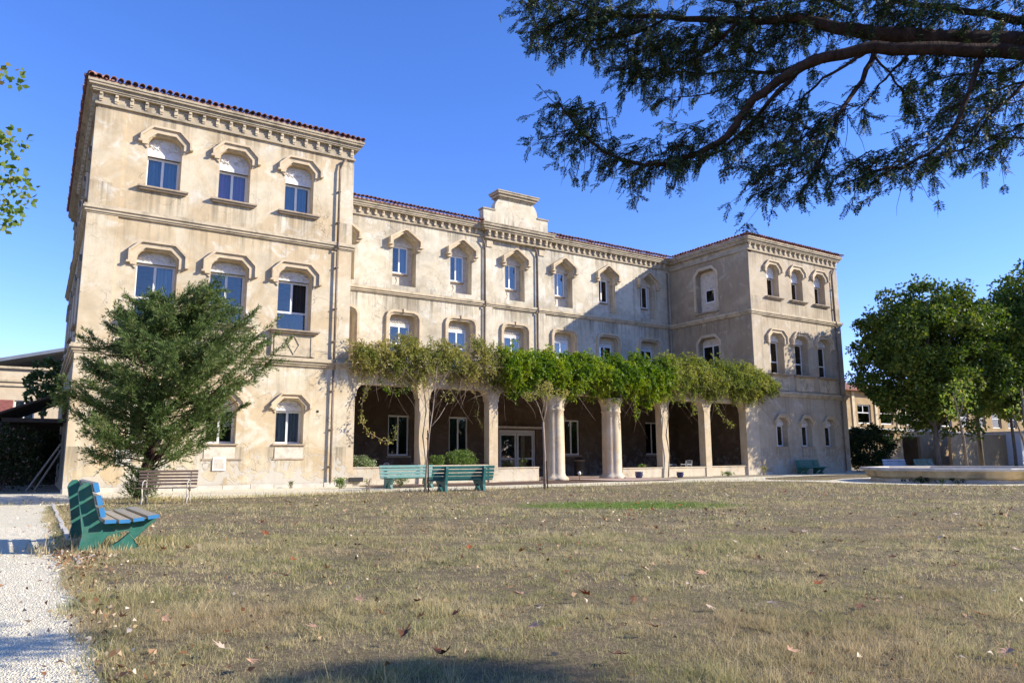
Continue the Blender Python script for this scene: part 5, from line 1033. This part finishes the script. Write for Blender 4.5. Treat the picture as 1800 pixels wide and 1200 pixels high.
bench('white bench behind the left end of the stone basin', (46.9, -2.6, 0), PI - .25, 1.9, .6, 'bench_teal', 'lilac', None, 3, 'teal slatted benches')
# old bench with cast iron ends
t_ = thing('park_bench', 'old brown slatted bench with cream cast iron legs beside the yew', 'bench', (1.98, -8.55, 0), PI - .35)
for x in (-.55, .52):
    mb = MB(); mb.tube([(x, -.30, 0), (x, -.24, .2), (x, -.20, .40), (x, -.26, .62), (x, -.31, .84)], [.022, .02, .024, .018, .014], 6).tube([(x, .22, 0), (x, .15, .2), (x, .20, .40)], [.024, .018, .02], 6)
    mb.tube([(x, -.22, .39), (x, 0, .37), (x, .20, .40)], .018, 6).tube([(x, -.28, .02), (x, -.14, .13), (x, 0, .17), (x, .10, .12), (x, .2, .02)], .016, 6).tube([(x, -.22, .58), (x, 0, .60), (x, .16, .56), (x, .2, .41)], .014, 6)
    mb.tube([(x, -.15, .38), (x, -.08, .25), (x, .03, .2), (x, .12, .28), (x, .08, .36)], .010, 5); mb.build('iron_end', 'cream_iron', t_, True)
for k in range(5): slat_obj(t_, 'back_slat', -.72, .72, -.225 - .016 * k, .50 + k * .082, .058, .022, PI / 2 + .2, 'bench_brown')
for k in range(5): slat_obj(t_, 'seat_slat', -.72, .72, -.15 + k * .082, .405 + .002 * abs(k - 2), .062, .022, 0, 'bench_brown')

# ---------------------------------------------------------------- stone basin
t_ = thing('stone_basin', 'large low ochre stone basin at the right of the lawn', 'fountain', (33.9, -13.0, 0), .2)
MB().lathe([(3.75, -.05), (3.8, .02), (3.75, .14)], 10).build('plinth', 'concrete', t_)
MB().lathe([(3.62, .10), (3.86, .16), (3.95, .22), (4.02, .47)], 10).build('wall', 'pool', t_)
mb = MB(); n = 10
V = []
for r_, z_ in ((4.02, .46), (4.20, .48), (4.23, .56), (4.18, .60), (3.7, .60), (3.68, .30)):
    for k in range(n): V.append((r_ * math.cos(2 * PI * k / n), r_ * math.sin(2 * PI * k / n), z_))
mb.add(V, [(i * n + k, i * n + (k + 1) % n, (i + 1) * n + (k + 1) % n, (i + 1) * n + k) for i in range(5) for k in range(n)]).build('rim', 'concrete', t_)
# ---------------------------------------------------------------- pots, chairs, lamp near the arcade
def pot(label, loc, r0, h):
    t_ = thing('flower_pot', label, 'pot', loc, group='dark blue glazed pots'); MB().lathe([(r0 * .6, 0), (r0 * .8, h * .2), (r0, h * .6), (r0 * .9, h * .85), (r0 * 1.02, h * .93), (r0 * .98, h), (r0 * .8, h)], 20).build('body', 'pot', t_, True)
    MB().lathe([(0.01, h * .8), (r0 * .86, h * .84)], 16).build('soil', 'mulch', t_)
pot('round dark blue pot at the foot of the right round column', (25.65, -.85, 0), .21, .36); pot('dark blue pot on the bed before the sixth arch', (28.5, -1.0, 0), .2, .30)
t_ = thing('garden_lamp', 'small white globe lamp on a short spike near the left round column', 'lamp', (21.35, -1.3, 0)); MB().tube([(0, 0, 0), (0, 0, .26)], .012, 6).build('spike', 'iron', t_); MB().lathe([(.02, 0), (.065, .04), (.085, .10), (.065, .16), (.02, .2)], 14, (0, 0, .25)).build('globe', 'white_metal', t_, True)
def chair(label, loc, rz):
    t_ = thing('garden_chair', label, 'chair', loc, rz, 'white chairs in the arcade')
    for sx in (-.22, .22):
        MB().tube([(sx, .22, 0), (sx, .2, .44)], .014, 6).build('leg', 'white_metal', t_); MB().tube([(sx, -.26, 0), (sx, -.22, .44), (sx, -.30, .86)], .014, 6).build('leg', 'white_metal', t_)
        MB().tube([(sx, -.24, .64), (sx, .2, .66), (sx, .2, .44)], .014, 6).build('armrest', 'white_metal', t_)
    MB().box(-.23, .23, -.23, .22, .43, .45).build('seat', 'white_metal', t_)
    for k in range(5): MB().tube([(-.16 + .08 * k, -.235, .48), (-.16 + .08 * k, -.30, .84)], .009, 5).build('back_bar', 'white_metal', t_)
    MB().tube([(-.22, -.30, .86), (0, -.305, .90), (.22, -.30, .86)], .014, 6).build('top_rail', 'white_metal', t_)
chair('white metal chair left of the pair behind the sixth arch wall', (30.3, 1.4, .012), -1.9); chair('white metal chair right of the pair behind the sixth arch wall', (31.6, 1.5, .012), 1.7)
chair('white metal chair inside the first arch', (13.2, 3.8, .012), .6)
t_ = thing('waste_bin', 'dark bin in the shade behind the entrance arch', 'bin', (26.0, 4.6, .03)); MB().lathe([(.26, 0), (.30, .1), (.32, .85), (.34, .9), (.2, 1.05)], 16).build('body', 'iron', t_, True); MB().lathe([(.35, .86), (.36, .9), (.35, .94)], 16).build('ring', 'pipe', t_)

# ---------------------------------------------------------------- lean-to shed and house at the left
t_ = thing('lean_to_shed', 'dark open lean-to shed built against the shaded flank of the left wing', 'shed', (-1.0, 3, 0)); L = Vector(t_.location); LT = lambda a, b, c: (a - L.x, b - L.y, c - L.z)
mb = MB(LT); mb.add([(-.02, 3.2, 3.75), (-2.3, 3.2, 2.75), (-2.3, 11, 2.75), (-.02, 11, 3.75), (-.02, 3.2, 3.83), (-2.3, 3.2, 2.83), (-2.3, 11, 2.83), (-.02, 11, 3.83)], [(0, 1, 2, 3), (7, 6, 5, 4), (0, 4, 5, 1), (1, 5, 6, 2), (2, 6, 7, 3), (3, 7, 4, 0)]).build('roof', 'wood_dark', t_)
for y in (3.4, 7.0, 10.8): MB(LT).box(-2.2, -2.08, y, y + .12, 0, 2.72).build('post', 'wood_dark', t_); MB(LT).box(-2.2, -.02, y, y + .1, 2.55, 2.7).build('beam', 'wood_dark', t_)
MB(LT).box(-2.2, -.02, 10.95, 11.0, 0, 2.7).build('back_boards', 'wood_dark', t_)
for i, (a, b) in enumerate((((-1.1, 3.0, 0), (-.12, 3.3, 1.75)), ((-.85, 3.05, 0), (-.10, 3.35, 1.5)))):
    tag(MB().tube([a, b], .035, 4).build('leaning_board', 'wood_pale'), ('longer' if i == 0 else 'shorter') + ' pale board leaning against the shed wall', 'board', 'boards leaning in the shed')
LB = thing('low_house', 'cream low house with a red shutter behind the shed at the left', 'house', (-6, 31, 0)); Y = 31.0; L = Vector(LB.location); LT = lambda a, b, c: (a - L.x, b - L.y, c - L.z)
mb = MB(LT); ho = [(-2.35, 3.75), (-1.15, 3.75), (-1.15, 5.2), (-2.35, 5.2)]; tr = tessellate_polygon([[Vector((p[0], p[1], 0)) for p in L_] for L_ in ([(-18, -.05), (6, -.05), (6, 7.35), (-18, 7.35)], ho)]); P_ = [(-18, -.05), (6, -.05), (6, 7.35), (-18, 7.35)] + ho
mb.add([(p[0], Y, p[1]) for p in P_], [tuple(x) for x in tr]); mb.add([(p[0], Y, p[1]) for p in ho] + [(p[0], Y + .25, p[1]) for p in ho], [(i, (i + 1) % 4, 4 + (i + 1) % 4, 4 + i) for i in range(4)])
mb.box(-18, 6, Y + 8, Y + 8.1, -.05, 9).box(-18, -17.95, Y + .01, Y + 8, -.05, 7.3).build('wall', 'lb_wall', LB)
MB(LT).box(-18.1, 6.1, Y - .12, Y + 8, 6.45, 6.6).box(-18.1, 6.1, Y - .22, Y + .3, 7.35, 7.5).box(-18.1, 6.1, Y - .12, Y - .002, 6.15, 6.25).build('cornice', 'trim', LB)
wf = window(lambda a, d, z: (a - L.x, Y - L.y + d, z), -2.35, -1.15, 3.75, 5.2, .12, 1, None, 'frame', 'c_white', parent=LB)
sh = MB(LT).box(-3.65, -2.42, Y - .08, Y - .02, 3.75, 5.2).build('shutter', 'shutter', LB)
mb = MB(LT); mb.prism([(-1.6, 7.5), (9, 7.5), (9, 11.0), (3.3, 9.3)], Y + 3, Y + 3.2); mb.build('gable_wall', 'lb_wall', LB)
mb = MB(LT); mb.add([(-7, Y + 1.2, 7.0), (9, Y + 1.2, 11.3), (9, Y + 8.5, 11.3), (-7, Y + 8.5, 7.0), (-7, Y + 1.2, 7.25), (9, Y + 1.2, 11.55), (9, Y + 8.5, 11.55), (-7, Y + 8.5, 7.25)], [(0, 3, 2, 1), (4, 5, 6, 7), (0, 1, 5, 4), (1, 2, 6, 5), (2, 3, 7, 6), (3, 0, 4, 7)]); mb.build('roof', 'zinc', LB)
# ---------------------------------------------------------------- building behind the trees at the right
RB = thing('school_building', 'tan two storey building with a brown roof behind the plane trees at the right', 'building', (62, 12, 0)); L = Vector(RB.location); Y = 12.0
LT = lambda a, b, c: (a - L.x, b - L.y, c - L.z); RT = lambda a, d, z: (a - L.x, Y + d - L.y, z)
H = [[(a - 1.15, 4.2), (a + 1.15, 4.2), (a + 1.15, 6.1), (a - 1.15, 6.1)] for a in (67.8, 71.7, 75.6, 79.5, 83.4, 87.3, 91.2, 95.1, 99.0, 102.9, 106.8)] + [[(a - .8, 1.7), (a + .8, 1.7), (a + .8, 3.2), (a - .8, 3.2)] for a in (68.4, 71.4)] + [[(74.2, .02), (77.6, .02), (77.6, 3.0), (74.2, 3.0)]]
outer = [(60, -.05), (112, -.05), (112, 7.4), (60, 7.4)]; tr = tessellate_polygon([[Vector((p[0], p[1], 0)) for p in L_] for L_ in [outer] + H]); P_ = [p for L_ in [outer] + H for p in L_]
mb = MB(RT); mb.add([(p[0], 0, p[1]) for p in P_], [tuple(x) for x in tr])
for h in H: mb.add([(p[0], 0, p[1]) for p in h] + [(p[0], .3, p[1]) for p in h], [(i, (i + 1) % 4, 4 + (i + 1) % 4, 4 + i) for i in range(4)])
mb.box(60, 60.05, .01, 9, -.05, 7.39).box(60, 112, 9, 9.05, -.05, 7.39).build('wall', 'rb_wall', RB)
for i, h in enumerate(H[:-1]): window(RT, h[0][0], h[1][0], h[0][1], h[2][1], .15, 1, 5.3 if h[0][1] > 4 else None, curt='c_green' if i == 0 else ('c_white' if i == 6 else None), parent=RB, fw=.12)
MB(RT).box(74.2, 77.6, 2.5, 2.6, .02, 3.0).build('passage_back', 'iron', RB)
MB(RT).box(60, 112, -.1, .0, 3.55, 3.75).box(60, 73.4, -1.5, .0, 3.56, 3.7).build('sill_band', 'concrete', RB)
for a in (65.9, 69.75, 73.6, 77.5): MB(RT).box(a - .22, a + .22, -.12, .02, 3.76, 7.3).build('pilaster', 'trim', RB)
mb = MB(RT); mb.add([(59, -.7, 7.35), (113, -.7, 7.35), (113, 9.6, 7.35), (59, 9.6, 7.35), (59, -.7, 7.5), (113, -.7, 7.5), (113, 9.6, 7.5), (59, 9.6, 7.5), (62, 4.5, 8.9), (110, 4.5, 8.9)], [(3, 2, 1, 0), (0, 1, 5, 4), (1, 2, 6, 5), (2, 3, 7, 6), (3, 0, 4, 7), (4, 5, 9, 8), (5, 6, 9), (6, 7, 8, 9), (7, 4, 8)]); mb.build('roof', 'roof', RB)
t_ = thing('boundary_wall', 'long low beige wall in front of the tan building', 'wall', (80, 9, 0)); MB().box(-2.5, 9.5, -.15, .15, -.05, 3.25).build('masonry', 'rb_wall', t_); MB().box(-2.55, 9.55, -.2, .2, 3.25, 3.36).build('coping', 'concrete', t_)
t_ = thing('white_store', 'pale store with a flat roof at the far right under the plane trees', 'shed', (91.8, 8, 0)); MB().box(-2.3, 2.9, -.6, 3, -.05, 3.5).build('walls', 'white_metal', t_); MB().box(-2.45, 3.05, -.75, 3.1, 3.5, 3.65).build('roof', 'concrete', t_); MB().box(.6, 1.7, -.66, -.59, .05, 2.3).build('door', 'lilac', t_)
for lb, a, b, m_ in (('long orange pole leaning down to the right at the far right', (51.5, -10.5, 3.6), (54.6, -12.3, .1), 'orange'), ('long pale pole leaning beside the orange one', (53.0, -10.0, 3.6), (55.6, -11.6, .2), 'white_metal')):
    tag(MB().tube([a, b], .05, 8).build('leaning_pole', m_), lb, 'pole')
# unseen hedge and trees added behind the camera to darken the pane reflections
bush('hedge', 'long clipped hedge added behind the camera to darken the panes', (38, -56, 0), 60, 1.2, 3.6, 'dark_leaf', 90, 420, 40, .45, cat='hedge')
BK = broadleaf('reflection_oak', 'broad oak added behind the camera to darken the panes, fifth of a row', (20, -60, 0), 7.5, .3, 15.5, 'plane', 80, 300, 46, .6, group='oaks added behind the camera for reflections')
for k, (x, y, lb) in enumerate(((33, -62, 'fourth'), (46, -60, 'third'), (60, -61, 'second'), (76, -60, 'first'), (6, -62, 'sixth'), (-8, -60, 'last'))):
    o = copy_tree(BK); o.location = (x, y, 0); o.rotation_euler = (0, 0, k * 1.3); o.scale = (1.25, 1.25, 1 + .1 * math.sin(k * 2)); o['label'] = 'broad oak added behind the camera to darken the panes, %s of a row' % lb

# ---------------------------------------------------------------- fallen leaves
def fallen_mesh(seed, mat):
    r = random.Random(seed); n = 5; pts = []
    for k in range(n):
        a = -.95 + 1.9 * k / (n - 1) + PI / 2; l = (1 - .28 * abs(k - 2)) * r.uniform(.85, 1.1)
        pts += [(math.cos(a - .17) * l * .45, math.sin(a - .17) * l * .45), (math.cos(a) * l, math.sin(a) * l)]
    pts += [(math.cos(PI / 2 + 1.1) * .42, math.sin(PI / 2 + 1.1) * .42), (0, -.06)]
    curl = r.uniform(.3, .8); f = lambda x, y: (x * (1 - .25 * curl), y, curl * (abs(x) ** 1.6) * .8 + .25 * curl * y * y + .03)
    V = [f(0, .22)] + [f(x, y) for x, y in pts]; n = len(pts); F = [(0, 1 + i, 1 + (i + 1) % n) for i in range(n)]
    b = len(V); V += [f(0, -.06), (.03, -.3, .12), (.05, -.5, .1), (.035, -.06, .03 + f(0, -.06)[2]), (.06, -.3, .14)]; F += [(b, b + 1, b + 4, b + 3), (b + 1, b + 2, b + 4)]
    me = bpy.data.meshes.new('fallen_leaf'); me.from_pydata(V, [], F); me.materials.append(M[mat]); return me
KIND = [('fl_tan', 'tan dry plane leaf lying curled on the lawn', 'tan fallen leaves'), ('fl_brown', 'dark brown dry plane leaf lying on the lawn', 'dark brown fallen leaves'), ('fl_red', 'rust red dry plane leaf lying on the lawn', 'rust red fallen leaves'), ('fl_pale', 'pale upturned dry leaf lying on the lawn', 'pale fallen leaves')]
LM = [[fallen_mesh(10 * i + j, k[0]) for j in range(3)] for i, k in enumerate(KIND)]
FALLEN = [(2.35,-24.67,0.19),(2.99,-21.33,0.12),(2.89,-21.32,0.1),(4.71,-19.99,0.14),(1.61,-24.37,0.12),(2.81,-24.93,0.14),(5.42,-22.23,0.1),(3.69,-25.93,0.14),(4.22,-26.37,0.12),(4.71,-25.65,0.13),(1.82,-26.38,0.12),(1.0,-25.35,0.13),(0.1,-25.34,0.12),(3.15,-19.34,0.1),(1.46,-21.56,0.13),(2.39,-16.6,0.12),(1.69,-23.21,0.1),(2.05,-22.45,0.09),(1.57,-22.34,0.11),(2.85,-22.88,0.1),(4.56,-27.03,0.12),(3.74,-27.55,0.12),(2.5,-24.86,0.1),(2.47,-26.04,0.12),(1.58,-24.94,0.1),(3.11,-25.14,0.12),(3.33,-25.68,0.1),(-1.11,-21.7,0.14),(-0.61,-18.95,0.12),(0.23,-18.87,0.1),(0.66,-24.77,0.1),(1.16,-24.65,0.12),(10.31,-21.4,0.16),(7.73,-23.89,0.12),(7.78,-25.12,0.1),(10.22,-24.01,0.1),(9.92,-24.25,0.1),(10.76,-18.91,0.14),(9.71,-18.5,0.12),(9.77,-17.76,0.12),(5.62,-24.34,0.1),(4.48,-23.93,0.08),(6.78,-25.78,0.1),(7.99,-24.08,0.1),(3.97,-23.81,0.1),(4.28,-24.02,0.08),(8.65,-25.56,0.12),(1.34,-24.88,0.1),(-0.14,-23.87,0.1),(-0.38,-23.7,0.12),(2.71,-26.85,0.1),(5.37,-21.39,0.1)]
r = random.Random(15)
pos = list(FALLEN) + [(x, y, r.uniform(.08, .155)) for x, y in field(235, 4, 24, .72) if x > -.3 and y < -7.2]
for i, (x, y, s) in enumerate(pos):
    k = [0, 1, 0, 2, 3, 0, 2, 1][r.randrange(8)] if i else 0; o = bpy.data.objects.new('fallen_leaf', LM[k][r.randrange(3)]); COL.objects.link(o); o.location = (x, y, .042 + s * .16); s *= 1.05; o.scale = (s, s, s * r.uniform(.8, 1.5)); o.rotation_euler = (r.uniform(-.5, .5) + (PI if k in (1, 3) and r.random() < .4 else 0), r.uniform(-.5, .5), r.uniform(0, 6.28))
    if x < -.52: tag(o, 'dry leaf lying alone on the pale gravel at the left edge' if x < -1 else 'dry leaf lying on the gravel beside the near bench', 'leaf')
    else: tag(o, KIND[k][1], 'leaf', KIND[k][2])
